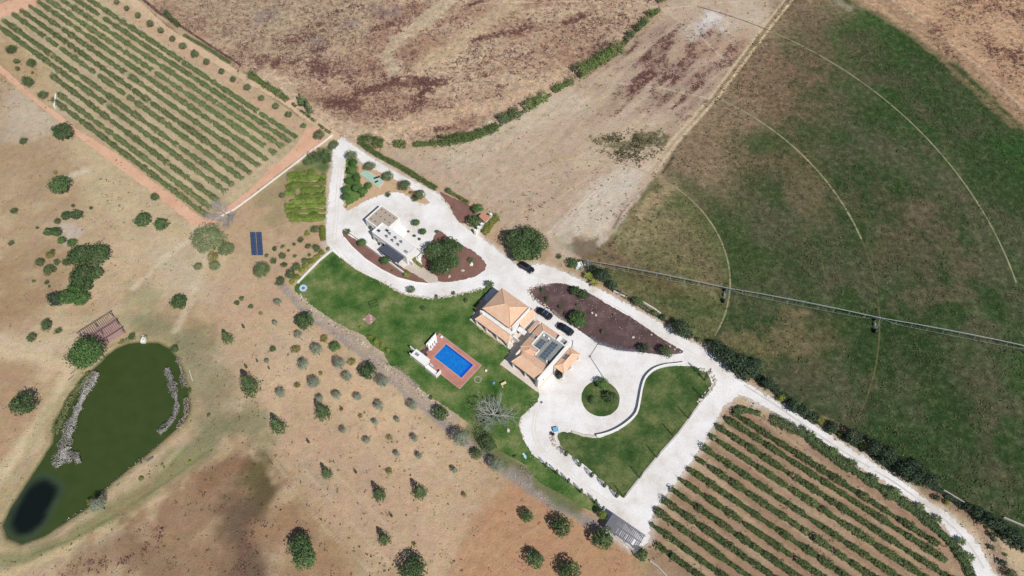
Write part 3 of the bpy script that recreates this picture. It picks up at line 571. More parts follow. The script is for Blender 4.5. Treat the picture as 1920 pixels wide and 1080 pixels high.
    def mr(val, a0, a1, b0, b1):
        z_ = N_('ShaderNodeMapRange')
        for i_, v_ in zip(('From Min', 'From Max', 'To Min', 'To Max'), (a0, a1, b0, b1)):
            if hasattr(v_, 'links') or hasattr(v_, 'node'): L.new(v_, z_.inputs[i_])
            else: z_.inputs[i_].default_value = v_
        L.new(val, z_.inputs['Value']); return z_.outputs[0]
    def math_(op, x, y):
        z_ = N_('ShaderNodeMath'); z_.operation = op
        for k_, v_ in enumerate((x, y)):
            if hasattr(v_, 'node'): L.new(v_, z_.inputs[k_])
            else: z_.inputs[k_].default_value = v_
        return z_.outputs[0]
    def mix(f, c1, c2):
        z_ = N_('ShaderNodeMix'); z_.data_type = 'RGBA'; L.new(f, z_.inputs[0])
        for k_, v_ in ((6, c1), (7, c2)):
            if hasattr(v_, 'node'): L.new(v_, z_.inputs[k_])
            else: z_.inputs[k_].default_value = (*v_, 1)
        return z_.outputs[2]
    cov = N_('ShaderNodeSeparateColor'); L.new(attr('cover').outputs['Color'], cov.inputs[0])
    fine = noise(2.3, 6, .75); mid = noise(.55, 5, .7); big = noise(.12, 4)
    vs = N_('ShaderNodeVectorMath'); vs.operation = 'SCALE'; L.new(attr('soil').outputs['Color'], vs.inputs[0])
    amp = cov.outputs[2]; fz = math_('ADD', math_('MULTIPLY', mr(fine, .3, .7, -.36, .34), amp), 1.0); mz = math_('ADD', math_('MULTIPLY', mr(mid, .3, .7, -.22, .22), math_('ADD', amp, .1)), 1.0); k1 = math_('MULTIPLY', fz, mz); k1 = math_('MULTIPLY', k1, mr(big, .3, .7, .93, 1.07)); L.new(k1, vs.inputs['Scale'])
    hn = N_('ShaderNodeTexNoise'); hn.inputs['Scale'].default_value = .35; hn.inputs['Detail'].default_value = 6; hn.inputs['Roughness'].default_value = .7; L.new(tc.outputs['Object'], hn.inputs['Vector'])
    hv = N_('ShaderNodeVectorMath'); hv.operation = 'MULTIPLY_ADD'; L.new(hn.outputs['Color'], hv.inputs[0]); hv.inputs[1].default_value = (.38, .30, .42); hv.inputs[2].default_value = (.81, .85, .79)
    hm_ = N_('ShaderNodeVectorMath'); hm_.operation = 'MULTIPLY'; L.new(vs.outputs[0], hm_.inputs[0]); L.new(hv.outputs[0], hm_.inputs[1])
    c0 = hm_.outputs[0]
    n_m = noise(.85, 8, .78)
    th = mr(cov.outputs[0], 0, 1, .70, .40); f_m = mr(math_('SUBTRACT', n_m, th), -.03, .10, 0, .95)
    c1 = mix(f_m, c0, mix(mr(fine, .4, .6, 0, 1), S(84,48,50), S(126,84,78)))
    n_g = noise(1.4, 6, .72, None); ng2 = N_('ShaderNodeMapping'); ng2.inputs['Location'].default_value = (31, 17, 5); L.new(tc.outputs['Object'], ng2.inputs[0]); n_g = noise(.8, 8, .78, ng2.outputs[0])
    th2 = mr(cov.outputs[1], 0, 1, .76, .40); f_g = mr(math_('SUBTRACT', n_g, th2), -.02, .09, 0, .7)
    c2 = mix(f_g, c1, mix(mr(fine, .4, .6, 0, 1), S(40,54,30), S(84,92,56)))
    fl = noise(.55, 10, .86); f_p = math_('MULTIPLY', mr(fl, .50, .66, 0, .8), mr(amp, .8, .95, 0, 1)); lt = N_('ShaderNodeVectorMath'); lt.operation = 'MULTIPLY_ADD'; L.new(c2, lt.inputs[0]); lt.inputs[1].default_value = (1.3, 1.2, 1.15); lt.inputs[2].default_value = (.07, .06, .042)
    c3 = mix(f_p, c2, lt.outputs[0])
    f_d = math_('MULTIPLY', mr(fl, .47, .32, 0, .75), mr(amp, .8, .95, 0, 1)); dk = N_('ShaderNodeVectorMath'); dk.operation = 'SCALE'; dk.inputs['Scale'].default_value = .5; L.new(c3, dk.inputs[0]); c2 = mix(f_d, c3, dk.outputs[0])
    L.new(c2, b.inputs['Base Color']); b.inputs['Roughness'].default_value = .95; b.inputs['Specular IOR Level'].default_value = .1
    bp = N_('ShaderNodeBump'); bp.inputs['Distance'].default_value = .22; bp.inputs['Strength'].default_value = .7
    L.new(math_('ADD', fine, math_('MULTIPLY', mid, 1.6)), bp.inputs['Height']); L.new(bp.outputs[0], b.inputs['Normal'])
    me.materials.append(m_); tag(obj('ground', me), kind='structure')
    return (cx, cy), RC
PIV, RC = build_ground()
def tufts(name, label, prob, count, m, size, rad_, k, seed, cat='weeds'):
    X, Y, _, _, _ = TUFT; rg = np.random.default_rng(seed); pr = prob*((X > -178) & (X < 178) & (Y > 18) & (Y < 215)); pr = pr/pr.sum()
    i = rg.choice(len(X), count, p=pr); x = X[i]+rg.uniform(-.25, .25, count); y = Y[i]+rg.uniform(-.25, .25, count); s = rg.uniform(.5, 1.3, count)
    x = np.repeat(x, k)+rg.normal(0, rad_, count*k)*np.repeat(s, k); y = np.repeat(y, k)+rg.normal(0, rad_, count*k)*np.repeat(s, k); z = rg.uniform(.02, .28, count*k)*np.repeat(s, k)
    N = rg.normal(0, .45, (count*k, 3)); N[:, 2] += .9; global NR; NR = rg
    o = obj(name, leaves(name, M[m], np.stack([x, y, z+.06], 1), N, size*np.repeat(s, k), .4+np.repeat(rg.normal(0, .2, count), k)+rg.normal(0, .1, count*k))); tag(o, label, cat, None, 'stuff')
_b = TUFT[2]; _dry = (1-TUFT[3])
_clear = np.ones(len(TUFT[0]), bool)
for _p in (YARD, ROAD_E, LAWN, LAWN_T, POND, BED_E, GROVE): _w = W(_p); _clear &= ~inside(TUFT[0], TUFT[1], _w)
tufts('dry_weed_tufts', 'dark maroon weeds scattered over the dry fields', np.clip(_b[:, 0]-.15, 0, 1)**2.2*_dry*_clear, 10000, 'weed', .32, .30, 6, 1)
tufts('field_tufts', 'olive green tufts in the bare field between the hedgerow and the circle', sst(-np.hypot(TUFT[0]-at(1180,276).x, (TUFT[1]-at(1180,276).y)*1.6), -13, -1)*_dry*np.clip(fbm(TUFT[0], TUFT[1], 3, 3, 92)*3-1, 0, 1), 420, 'fieldweed', .34, .3, 5, 12)
tufts('field_tufts', 'dark green tufts over the irrigated circle', TUFT[3]*_clear*(fbm(TUFT[0], TUFT[1], 9, 3, 191)**2), 8000, 'fieldweed', .32, .24, 4, 2)
tufts('straw_tufts', 'pale straw tufts over the dry pasture', _dry*_clear, 6000, 'drytuft', .26, .3, 3, 3)
tufts('pasture_tufts', 'small dark weeds over the dry pasture', _dry*_clear*(fbm(TUFT[0], TUFT[1], 12, 3, 91) > .56), 2500, 'fieldweed', .26, .14, 4, 4)

# ------------------------------------------------------------------ sheets: gravel, dirt, lawn, beds
def surf(name, stops, scale, detail=6, fine=3.0, fa=.12, bump=.05, rough=.9, big=None):
    m = bpy.data.materials.new(name); m.use_nodes = True; t = m.node_tree; b = t.nodes['Principled BSDF']; tc = t.nodes.new('ShaderNodeTexCoord')
    z = t.nodes.new('ShaderNodeTexNoise'); z.inputs['Scale'].default_value = scale; z.inputs['Detail'].default_value = detail; z.inputs['Roughness'].default_value = .68; t.links.new(tc.outputs['Object'], z.inputs[0])
    rp = t.nodes.new('ShaderNodeValToRGB'); e = rp.color_ramp.elements
    while len(e) > 1: e.remove(e[-1])
    e[0].position = stops[0][0]; e[0].color = (*stops[0][1], 1)
    for p, c in stops[1:]: x = e.new(p); x.color = (*c, 1)
    t.links.new(z.outputs[0], rp.inputs[0])
    z2 = t.nodes.new('ShaderNodeTexNoise'); z2.inputs['Scale'].default_value = fine; z2.inputs['Detail'].default_value = 4; t.links.new(tc.outputs['Object'], z2.inputs[0])
    mr = t.nodes.new('ShaderNodeMapRange'); mr.inputs['From Min'].default_value = .3; mr.inputs['From Max'].default_value = .7; mr.inputs['To Min'].default_value = 1-fa; mr.inputs['To Max'].default_value = 1+fa
    t.links.new(z2.outputs[0], mr.inputs[0]); vm = t.nodes.new('ShaderNodeVectorMath'); vm.operation = 'SCALE'; t.links.new(rp.outputs[0], vm.inputs[0]); t.links.new(mr.outputs[0], vm.inputs['Scale'])
    t.links.new(vm.outputs[0], b.inputs['Base Color']); b.inputs['Roughness'].default_value = rough; b.inputs['Specular IOR Level'].default_value = .12
    bp = t.nodes.new('ShaderNodeBump'); bp.inputs['Distance'].default_value = bump; t.links.new(z2.outputs[0], bp.inputs['Height']); t.links.new(bp.outputs[0], b.inputs['Normal'])
    return m
GRAVEL = surf('white_limestone_gravel', [(.28, S(206,196,186)), (.42, S(228,224,220)), (.55, S(240,238,238)), (.7, S(248,247,249))], .14, 9, 2.6, .07, .04)
ORANGE = surf('orange_dirt', [(.3, S(210,164,136)), (.7, S(228,188,160))], .2, 6, 2.5, .08)
TAN = surf('tan_dirt', [(.3, S(198,170,140)), (.7, S(220,194,164))], .2, 6, 2.5, .10)
GRASS = surf('mown_lawn', [(.32, S(50,86,38)), (.43, S(72,104,50)), (.53, S(98,120,66)), (.64, S(134,138,92))], .17, 10, 2.6, .22, .10)
GRASS2 = surf('triangle_lawn', [(.32, S(46,74,34)), (.46, S(70,94,50)), (.60, S(112,120,76))], .16, 9, 2.2, .24, .10)
MULCH = surf('bark_mulch', [(.3, S(84,66,66)), (.5, S(100,80,80)), (.7, S(128,106,104))], .3, 8, 3.5, .25, .08)
MULCH_A = surf('red_bark_mulch', [(.3, S(124,92,84)), (.7, S(146,112,102))], .3, 8, 3.5, .18, .08)
PAVE = surf('pale_paving', [(.3, S(212,200,190)), (.7, S(230,220,210))], .4, 5, 2, .05, .01, .8)
PATH = surf('stone_path', [(.3, S(196,182,168)), (.7, S(212,200,186))], .4, 5, 3, .08, .01, .8)
SAND = surf('sandy_soil', [(.3, S(190,158,124)), (.5, S(206,176,144)), (.7, S(170,150,110))], .3, 7, 3, .15, .06)
DECK = surf('red_pool_deck', [(.3, S(180,122,108)), (.7, S(202,148,136))], .35, 6, 2, .06, .01, .8)
TRACK = surf('wheel_rut', [(.3, S(126,126,96)), (.7, S(162,158,126))], .3, 5, 2, .15, .03)
TRACK2 = surf('faint_wheel_rut', [(.3, S(84,84,54)), (.7, S(116,106,74))], .3, 5, 2, .15, .03)

def road(name, pts, z, m, n=3, jit=.10, closed=True): return sheet(name, dense(smooth_poly(W(pts), n), .38, jit, len(name)), z, m)
road('gravel_road', ROAD_E, .030, GRAVEL, 3, .2)
road('gravel_yard', YARD, .036, GRAVEL, 2, .18)
road('orange_dirt_track', [(-60,80),(0,122),(37,155),(75,190),(112,215),(140,240),(190,270),(237,302),(287,340),(337,377),(375,405),(392,408),(402,403),(427,387),(455,367),(480,345),(505,317),(530,298),(555,272),(568,255),(575,242),(590,238),(606,248),(610,262),(600,272),(577,287),(550,304),(517,330),(480,358),(440,392),(412,410),(405,418),(362,424),(350,412),(312,382),(262,344),(212,307),(167,272),(140,252),(107,224),(82,204),(32,164),(0,137),(-60,96)], .022, ORANGE, 3, .12)
road('orange_dirt_corner', [(-40,10),(0,8),(40,-12),(90,-30),(70,8),(42,20),(0,34),(-40,40)], .022, ORANGE, 3, .12)
road('tan_dirt_track', [(228,-10),(248,-10),(312,49),(377,89),(452,136),(530,179),(567,206),(600,226),(632,248),(645,262),(630,268),(618,258),(596,240),(562,217),(526,191),(448,147),(372,101),(306,61)], .026, TAN, 3, .14)
road('lawn', LAWN, .042, GRASS, 2, .07); road('triangle_lawn', LAWN_T, .045, GRASS2, 2, .06)
road('mulch_bed', BED_A, .050, MULCH_A, 2, .06); road('mulch_bed', BED_B, .050, MULCH_A, 2, .08); road('mulch_bed', BED_C, .050, MULCH_A, 2, .08); road('mulch_bed', BED_E, .050, MULCH, 2, .08)
road('sandy_grove_floor', GROVE, .046, SAND, 2, .12)
road('grove_grass', [(650,300),(664,303),(676,345),(690,358),(676,372),(655,384),(648,388),(648,350)], .052, surf('rough_grass', [(.3, S(70,112,52)), (.7, S(120,140,80))], .4, 6, 3, .2), 3, .2)
sheet('stone_path', W([(757,502),(775,489),(820,519),(822,529),(807,531)]), .054, PATH)
isl = at(1126, 747); RI = 36/sc(747)
sheet('roundabout_lawn', [(isl.x+RI*math.cos(a/40*6.283)*R.uniform(.985, 1.01), isl.y+RI*math.sin(a/40*6.283)*R.uniform(.985, 1.01)) for a in range(40)], .050, GRASS2)
def arc(r, a0, a1, n=60): return [(PIV[0]+r*math.cos(math.radians(a0+(a1-a0)*i/n)), PIV[1]+r*math.sin(math.radians(a0+(a1-a0)*i/n))) for i in range(n+1)]
def ang_of(px, py): p = at(px, py); return math.degrees(math.atan2(p.y-PIV[1], p.x-PIV[0]))
r1, r2, r3 = [float(np.mean([math.hypot(at(*p).x-PIV[0], at(*p).y-PIV[1]) for p in q])) for q in ([(1247,337),(1342,432),(1366,532)], [(1410,220),(1547,335),(1646,552)], [(1552,112),(1745,270),(1882,467)])]
ribbon('wheel_track', arc(r1, ang_of(1337,627), ang_of(1236,330)), .42, .018, TRACK); ribbon('wheel_track', arc(r1, ang_of(1234,329), ang_of(1050,304)), .24, .018, surf('tan_rut', [(.3, S(176,150,116)), (.7, S(196,172,138))], .3, 5, 2, .15, .03))
ribbon('wheel_track', arc(r2, ang_of(1618,448), ang_of(1335,186)), .5, .018, TRACK)
ribbon('wheel_track', arc(r2, ang_of(1608,780), ang_of(1618,448)), .35, .018, TRACK2)
ribbon('wheel_track', arc(r3, ang_of(1905,530), ang_of(1445,57)), .40, .018, TRACK)
ribbon('wheel_track', arc(r3, ang_of(1445,57), ang_of(1300,30)), .3, .018, TRACK2)
ribbon('drainage_channel', W([(1122,643),(1106,668)]), .16, .056, M['slat']); ribbon('drainage_channel', W([(1106,669),(1134,712)]), .2, .056, M['slat'])
RUT = surf('packed_gravel_rut', [(.3, S(196,192,190)), (.7, S(222,219,217))], .4, 6, 2.5, .06, .02)
RUT2 = surf('dusty_rut', [(.3, S(222,213,202)), (.7, S(238,232,225))], .4, 6, 2.5, .06, .02)
for k, l in enumerate(([(1395,722),(1450,757),(1530,812),(1590,852),(1640,882)], [(1640,882),(1690,913),(1725,940),(1760,966),(1790,992),(1818,1022),(1850,1075)])): ribbon('wheel_track', dense(smooth_poly(W(l), 4, False), .8, .03, 4+k, False), .38, .0345, RUT)
for l in ([(640,300),(634,350),(630,410),(628,455),(650,488),(690,515),(735,540)], [(660,275),(710,308),(760,336),(820,368),(850,402),(880,440)], [(990,512),(1060,532),(1140,570),(1200,606),(1270,648),(1330,684),(1390,718)], [(1010,760),(1000,800),(1012,840),(1050,872),(1100,915),(1145,945)]):
    for dx in (-2.2, 2.6): ribbon('wheel_track', dense(smooth_poly(W([(x+dx*1.2, y-dx*.6) for x, y in l]), 4, False), .8, .04, int(l[0][0]+dx), False), .26, .0395, RUT2)
# pond water
def water():
    m = bpy.data.materials.new('pond_water'); m.use_nodes = True; t = m.node_tree; b = t.nodes['Principled BSDF']
    a = t.nodes.new('ShaderNodeAttribute'); a.attribute_name = 'dark_patch'; tc = t.nodes.new('ShaderNodeTexCoord')
    z = t.nodes.new('ShaderNodeTexNoise'); z.inputs['Scale'].default_value = .35; z.inputs['Detail'].default_value = 5; t.links.new(tc.outputs['Object'], z.inputs[0])
    r = t.nodes.new('ShaderNodeValToRGB'); e = r.color_ramp.elements; e[0].position = .3; e[0].color = (*S(60,76,38), 1); e[1].position = .7; e[1].color = (*S(68,82,44), 1); t.links.new(z.outputs[0], r.inputs[0])
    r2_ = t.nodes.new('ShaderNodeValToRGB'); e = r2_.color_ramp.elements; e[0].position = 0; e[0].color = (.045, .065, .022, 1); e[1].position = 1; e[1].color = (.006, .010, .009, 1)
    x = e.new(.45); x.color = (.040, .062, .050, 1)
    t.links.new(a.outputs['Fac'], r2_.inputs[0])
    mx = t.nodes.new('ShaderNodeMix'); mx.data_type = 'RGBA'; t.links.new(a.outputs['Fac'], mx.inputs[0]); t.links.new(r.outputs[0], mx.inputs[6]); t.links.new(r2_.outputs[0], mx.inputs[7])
    t.links.new(mx.outputs[2], b.inputs['Base Color']); b.inputs['Roughness'].default_value = .12; b.inputs['Specular IOR Level'].default_value = .25
    wp = W(POND); A = np.array(wp); xs = np.arange(A[:, 0].min()-3, A[:, 0].max()+3, .8); ys = np.arange(A[:, 1].min()-3, A[:, 1].max()+3, .8)
    X, Y = np.meshgrid(xs, ys); d = sdf(X.ravel(), Y.ravel(), wp); ok = d > -2.2; idx = -np.ones(len(d), int); idx[ok] = np.arange(ok.sum())
    V = np.stack([X.ravel()[ok], Y.ravel()[ok], np.zeros(ok.sum())], 1); f = []
    nx = len(xs)
    for j in range(len(ys)-1):
        for i in range(nx-1):
            q = [idx[j*nx+i], idx[j*nx+i+1], idx[(j+1)*nx+i+1], idx[(j+1)*nx+i]]
            if min(q) >= 0: f.append(q)
    me = bpy.data.meshes.new('pond_water'); me.from_pydata(V.tolist(), [], f); me.materials.append(m)
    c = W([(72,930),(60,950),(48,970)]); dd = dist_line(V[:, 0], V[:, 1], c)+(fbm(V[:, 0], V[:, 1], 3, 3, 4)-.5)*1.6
    cl = sst(-dd, -6.4, -2.4); at_ = me.attributes.new('dark_patch', 'FLOAT', 'POINT'); at_.data.foreach_set('value', cl.astype(np.float32))  # mask of the darker patch painted into the water colour at the near end
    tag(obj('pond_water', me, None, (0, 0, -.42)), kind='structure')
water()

# ------------------------------------------------------------------ houses
HA = math.radians(-39.3)
def roofmesh(faces, thick=.12):
    """faces: list of 3D polygons (first edge = eave); adds uv along eave / up slope"""
    v = []; f = []; uv = []
    for p in faces:
        p = [Vector(q) for q in p]; n = len(v); e = (p[1]-p[0]).normalized(); nn = (p[1]-p[0]).cross(p[2]-p[0]).normalized(); s = nn.cross(e)
        if nn.z < 0: p = p[::-1]
        v += [tuple(q) for q in p]; f.append(tuple(range(n, n+len(p)))); uv += [((q-p[0]).dot(e), (q-p[0]).dot(s)) for q in p]
        m_ = len(v); v += [(q.x, q.y, q.z-thick) for q in p]; f.append(tuple(range(m_+len(p)-1, m_-1, -1))); uv += [(0, 0)]*len(p)
        for i in range(len(p)):
            j = (i+1) % len(p); f.append((n+i, m_+i, m_+j, n+j)); uv += [(0, 0)]*4
    me = bpy.data.meshes.new('roof'); me.from_pydata(v, [], f); me.materials.append(M['tile'])
    l = me.uv_layers.new(name='slope')
    k = 0
    # assign per loop in face order
    data = []
    for p in faces: n = len(p); data.append(n)
    k = 0
    for uvv, lp in zip(uv, l.data): lp.uv = uvv
    return me
def hip(u0, u1, v0, v1, ze, zr, ra=None, rb=None):
    w2 = min(u1-u0, v1-v0)/2
    if ra is None:
        if u1-u0 >= v1-v0: ra, rb = (u0+w2, (v0+v1)/2), (u1-w2, (v0+v1)/2)
        else: ra, rb = ((u0+u1)/2, v0+w2), ((u0+u1)/2, v1-w2)
    A, B, Cc, D = (u0, v0, ze), (u1, v0, ze), (u1, v1, ze), (u0, v1, ze); p = (*ra, zr); q = (*rb, zr)
    if u1-u0 >= v1-v0 or ra[1] == rb[1]: fs = [[A, B, q, p], [B, Cc, q], [Cc, D, p, q], [D, A, p]]; lines = [(A, p), (D, p), (B, q), (Cc, q), (p, q)]
    else: fs = [[A, B, p], [B, Cc, q, p], [Cc, D, q], [D, A, p, q]]; lines = [(A, p), (B, p), (Cc, q), (D, q), (p, q)]
    return fs, lines
RIDGE = mat('ridge_tile', S(240,205,172), .8, n=(3, .1))
def add_roof(par, faces, lines=(), name='roof'):
    r = obj(name, roofmesh(faces), par)
    for a, b in lines:
        obj('ridge_cap', MB().tube((a[0], a[1], a[2]+.03), (b[0], b[1], b[2]+.03), .11, .11, 6).mesh('ridge_cap', RIDGE), r)
    return r
def ring_walls(mb, u0, u1, v0, v1, z0, z1, t=.25):
    mb.box(u0, u1, v0, v0+t, z0, z1); mb.box(u0, u1, v1-t, v1, z0, z1); mb.box(u0, u0+t, v0+t, v1-t, z0, z1); mb.box(u1-t, u1, v0+t, v1-t, z0, z1); return mb
def window(par, mesh_pts, face, w=1.2, h=1.3):
    """mesh_pts (u,v,z) lower centre; face 's','n','e','w' outward"""
    u, v, z = mesh_pts; t = .06
    d = {'s': (0, -1), 'n': (0, 1), 'e': (1, 0), 'w': (-1, 0)}[face]
    along = (abs(d[1]), abs(d[0]))
    def bx(a0, a1, z0, z1, o0, o1):
        m_ = MB(); x = sorted((u+along[0]*a0+d[0]*o0, u+along[0]*a1+d[0]*o1)); y = sorted((v+along[1]*a0+d[1]*o0, v+along[1]*a1+d[1]*o1)); m_.box(x[0], x[1], y[0], y[1], z0, z1); return m_
    f = bx(-w/2, w/2, z, z+h, .0, t).build('window', M['white'], par)
    bx(-w/2+.08, w/2-.08, z+.08, z+h-.08, t, t+.02).build('pane', M['glass'], f)

def big_house():
    o = at(881, 600); e = empty('villa', (o.x, o.y, 0), HA)
    tag(e, 'large white villa with peach clay tiled roofs, veranda and solar panels beside the pool lawn', 'house')
    MB().prism([(-.1,0),(13.2,0),(13.2,-4.4),(24.3,-4.4),(24.3,9.4),(15,10),(9,11.3),(-.1,11.3)], .0, .075).build('terrace', PAVE, e)
    # two-storey block A
    w_ = MB().box(3.0, 10.85, 2.75, 9.1, .075, 5.35); w_.build('wall', M['white'], e)
    fs, ln = hip(2.4, 11.0, 2.2, 9.45, 5.5, 7.1, (6.3, 5.8), (7.7, 5.8)); add_roof(e, fs, ln)
    for u in (3.9, 5.8, 7.7, 9.6): window(e, (u, 2.75, 3.75), 's', 1.1, 1.35)
    for v in (4.2, 7.2): window(e, (3.0, v, 3.6), 'w', 1.1, 1.3); window(e, (3.0, v, 1.0), 'w', 1.1, 1.3)
    for u in (4.5, 7, 9.5): window(e, (u, 9.1, 3.6), 'n', 1.1, 1.3)
    MB().box(11.02, 11.25, 2.6, 9.1, .075, 6.15).build('parapet', M['white'], e)
    MB().box(2.05, 11.5, 1.75, 2.72, .075, 3.55).build('flat_terrace_roof', M['whitew'], e)
    MB().box(1.9, 2.9, 1.7, 2.1, .075, 4.3).build('chimney', M['white'], e)
    vr = [[(1.9,-.1,2.75),(12.0,-.1,2.75),(11.2,1.7,3.3),(2.6,1.7,3.3)], [(12.0,-.1,2.75),(12.0,1.9,2.75),(11.2,1.7,3.3)], [(1.9,1.7,2.75),(1.9,-.1,2.75),(2.6,1.7,3.3)]]
    add_roof(e, vr, [((1.9,-.1,2.75),(2.6,1.7,3.3)), ((12.0,-.1,2.75),(11.2,1.7,3.3))], 'veranda_roof')
    for u in (2.1, 5.2, 8.5, 11.75): MB().box(u-.19, u+.19, -.02, .36, .075, 2.66).build('column', M['white'], e)
    MB().box(1.95, 11.9, 1.55, 1.73, .075, 2.7).build('wall', M['whitew'], e)
    for u in (3.6, 6.8, 10.1): window(e, (u, 1.55, .2), 's', 1.9, 2.2)
    # low east roof of block A
    add_roof(e, [[(12.75,4.9,4.0),(12.75,9.9,4.0),(11.3,9.9,4.7),(11.3,4.9,4.7)]], (), 'lean_to_roof')
    MB().box(11.3, 12.5, 5.2, 9.6, .075, 3.9).build('wall', M['white'], e)
    add_roof(e, [[(11.3,10.2,4.2),(10.2,10.2,4.2),(10.2,9.5,4.5),(11.3,9.5,4.5)]], (), 'lean_to_roof')
    # courtyard
    MB().box(11.4, 13.7, 3.9, 5.1, 2.75, 2.95).build('courtyard_canopy', M['flat'], e); MB().box(11.25, 11.5, 1.0, 3.8, .075, 3.2).build('courtyard_wall', M['white'], e)
    MB().box(11.5, 13.4, 2.3, 2.5, .075, 2.2).build('courtyard_wall', M['white'], e)
    # block B
    w_ = MB(); w_.box(15.4, 23.4, -1.4, 6.9, .075, 3.5); w_.box(15.4, 23.4, 6.91, 8.6, .075, 3.55); w_.build('wall', M['white'], e)
    MB().box(13.75, 14.5, 5.3, 8.6, .075, 3.1).build('wall', M['whitew'], e)
    add_roof(e, [[(13.6,8.8,3.35),(13.6,5.2,3.35),(14.55,5.2,3.7),(14.55,8.8,3.7)]], (), 'lean_to_roof')
    add_roof(e, [[(15.0,9.0,3.6),(15.0,5.1,3.6),(16.8,5.1,4.35),(16.8,7.2,4.35)], [(20.7,9.0,3.6),(15.0,9.0,3.6),(16.8,7.2,4.35),(20.7,7.2,4.35)]], [((15.0,9.0,3.6),(16.8,7.2,4.35))])
    MB().box(15.2, 17.0, 4.35, 5.05, 3.5, 3.72).build('flat_roof', M['membrane'], e)
    add_roof(e, [[(15.1,4.3,3.6),(15.1,.9,3.6),(17.1,2.3,4.35),(17.1,4.3,4.35)], [(15.1,.9,3.6),(15.9,-.2,3.6),(17.3,.9,4.3),(17.1,2.3,4.35)], [(16.0,-.2,3.6),(19.0,.95,3.8),(19.1,1.6,4.5),(17.3,1.2,4.5)], [(19.1,2.5,3.9),(17.1,2.4,3.95),(17.3,1.2,4.5),(19.1,1.6,4.5)]], [((17.3,1.2,4.5),(19.1,1.6,4.5)), ((15.1,.9,3.6),(17.2,2.3,4.38))])
    fs = [[(15.9,-3.5,3.5),(23.3,-3.5,3.5),(23.3,-1.3,4.6),(16.9,-1.3,4.6)], [(23.3,1.0,3.65),(17.2,1.0,3.65),(16.9,-1.3,4.6),(23.3,-1.3,4.6)], [(15.9,1.0,3.5),(15.9,-3.5,3.5),(16.9,-1.3,4.6),(17.2,1.0,3.65)]]
    add_roof(e, fs, [((16.9,-1.3,4.6),(23.3,-1.3,4.6)), ((15.9,-3.5,3.5),(16.9,-1.3,4.6))])
    for u in (16.2, 19.8, 23.0): MB().box(u-.18, u+.18, -3.3, -2.94, .075, 3.36).build('column', M['white'], e)
    for u in (17.6, 20.3, 22.4): window(e, (u, -1.4, .2), 's', 1.7, 2.2)
    for v in (1.5, 3.4, 6): window(e, (15.4, v, 1.0), 'w', 1.0, 1.3)
    MB().box(17.15, 23.3, 1.05, 7.1, 3.56, 3.78).build('flat_roof', M['membrane'], e)
    pp = MB(); pp.box(16.85, 17.1, 2.6, 7.1, 3.5, 4.42); pp.box(17.1, 19.1, 2.55, 2.72, 3.5, 4.3); pp.box(19.15, 19.32, 1.05, 2.7, 3.5, 4.3); pp.box(17.12, 20.7, 6.95, 7.12, 3.79, 4.5); pp.build('parapet', M['white'], e)
    # raised box with sunken light well
    b = ring_walls(MB(), 20.75, 23.35, 6.95, 8.6, 3.56, 4.75, .22); b.box(20.97, 21.5, 7.17, 8.38, 3.6, 4.6); b.build('light_well', M['white'], e); MB().box(21.52, 23.1, 7.18, 8.37, 3.6, 3.85).build('flat_roof', M['membrane'], e)
    MB().box(23.42, 23.85, -3.6, 9.1, .075, 4.7).build('gable_wall', M['white'], e); window(e, (23.85, -1.6, 1.2), 'e', .6, .9)
    MB().box(23.4, 23.9, 9.11, 9.5, .075, 4.2).build('chimney', M['slat'], e)
    r = random.Random(3)
    for i, (u, v, a, b2) in enumerate([(17.7,6.4,.5,.5),(18.4,6.5,.35,.6),(19.1,6.4,.5,.4),(22.9,1.7,.5,.5),(22.3,1.5,.35,.35),(19.6,6.0,.3,.8)]): MB().box(u-a/2, u+a/2, v-b2/2, v+b2/2, 3.78, 3.78+r.uniform(.3, .8)).build('roof_unit', M['alu' if i % 2 else 'white'] if i != 3 else M['black'], e)
    # carport
    fs, ln = hip(24.1, 27.0, 2.0, 8.35, 2.9, 3.75, (25.5, 3.6), (25.5, 6.8)); add_roof(e, fs, ln, 'carport_roof')
    v_ = MB(); v_.quad((24.25,4.7,3.04),(25.3,4.7,3.76),(25.3,6.3,3.76),(24.25,6.3,3.04)); v_.build('skylight', M['slat'], e)
    for u, v in ((26.75, 2.25), (26.75, 8.1), (24.3, 2.25), (24.3, 8.1), (26.75, 5.2)): MB().box(u-.16, u+.16, v-.16, v+.16, .04, 2.78).build('column', M['white'], e)
    # solar arrays
    def arr(name, label, u0, v0, nu, nv, du, dv):
        s = empty(name, e.matrix_basis @ Vector((u0, v0, 3.78)), HA); tag(s, label, 'solar panels', 'solar arrays on the villa flat roof')
        pm = None
        for i in range(nu):
            for j in range(nv):
                z = .25+i*.12
                if pm is None:
                    f = MB(); f.v = [(0,0,.0),(du*.95,0,.12),(du*.95,dv*.95,.12),(0,dv*.95,0),(0,0,.05),(du*.95,0,.17),(du*.95,dv*.95,.17),(0,dv*.95,.05)]; f.f = [(3,2,1,0),(4,5,6,7),(0,1,5,4),(1,2,6,5),(2,3,7,6),(3,0,4,7)]; pm = f.mesh('solar_panel', M['alu'])
                    g = MB(); g.quad((.05,.05,.062),(du*.95-.05,.05,.176),(du*.95-.05,dv*.95-.05,.176),(.05,dv*.95-.05,.062)); gm = g.mesh('cells', M['panel'])
                p = obj('solar_panel', pm, s, (i*du, j*dv, z)); obj('cells', gm, p, (0, 0, .003))
        for j in (0, nv*dv-.1): MB().box(0, nu*du, j, j+.08, 0, .25).build('mounting_rail', M['alu'], s)
    arr('solar_array', 'short solar array of eight panels on the villa flat roof, nearer the tiled west wing', 17.85, 2.75, 2, 4, .72, .66)
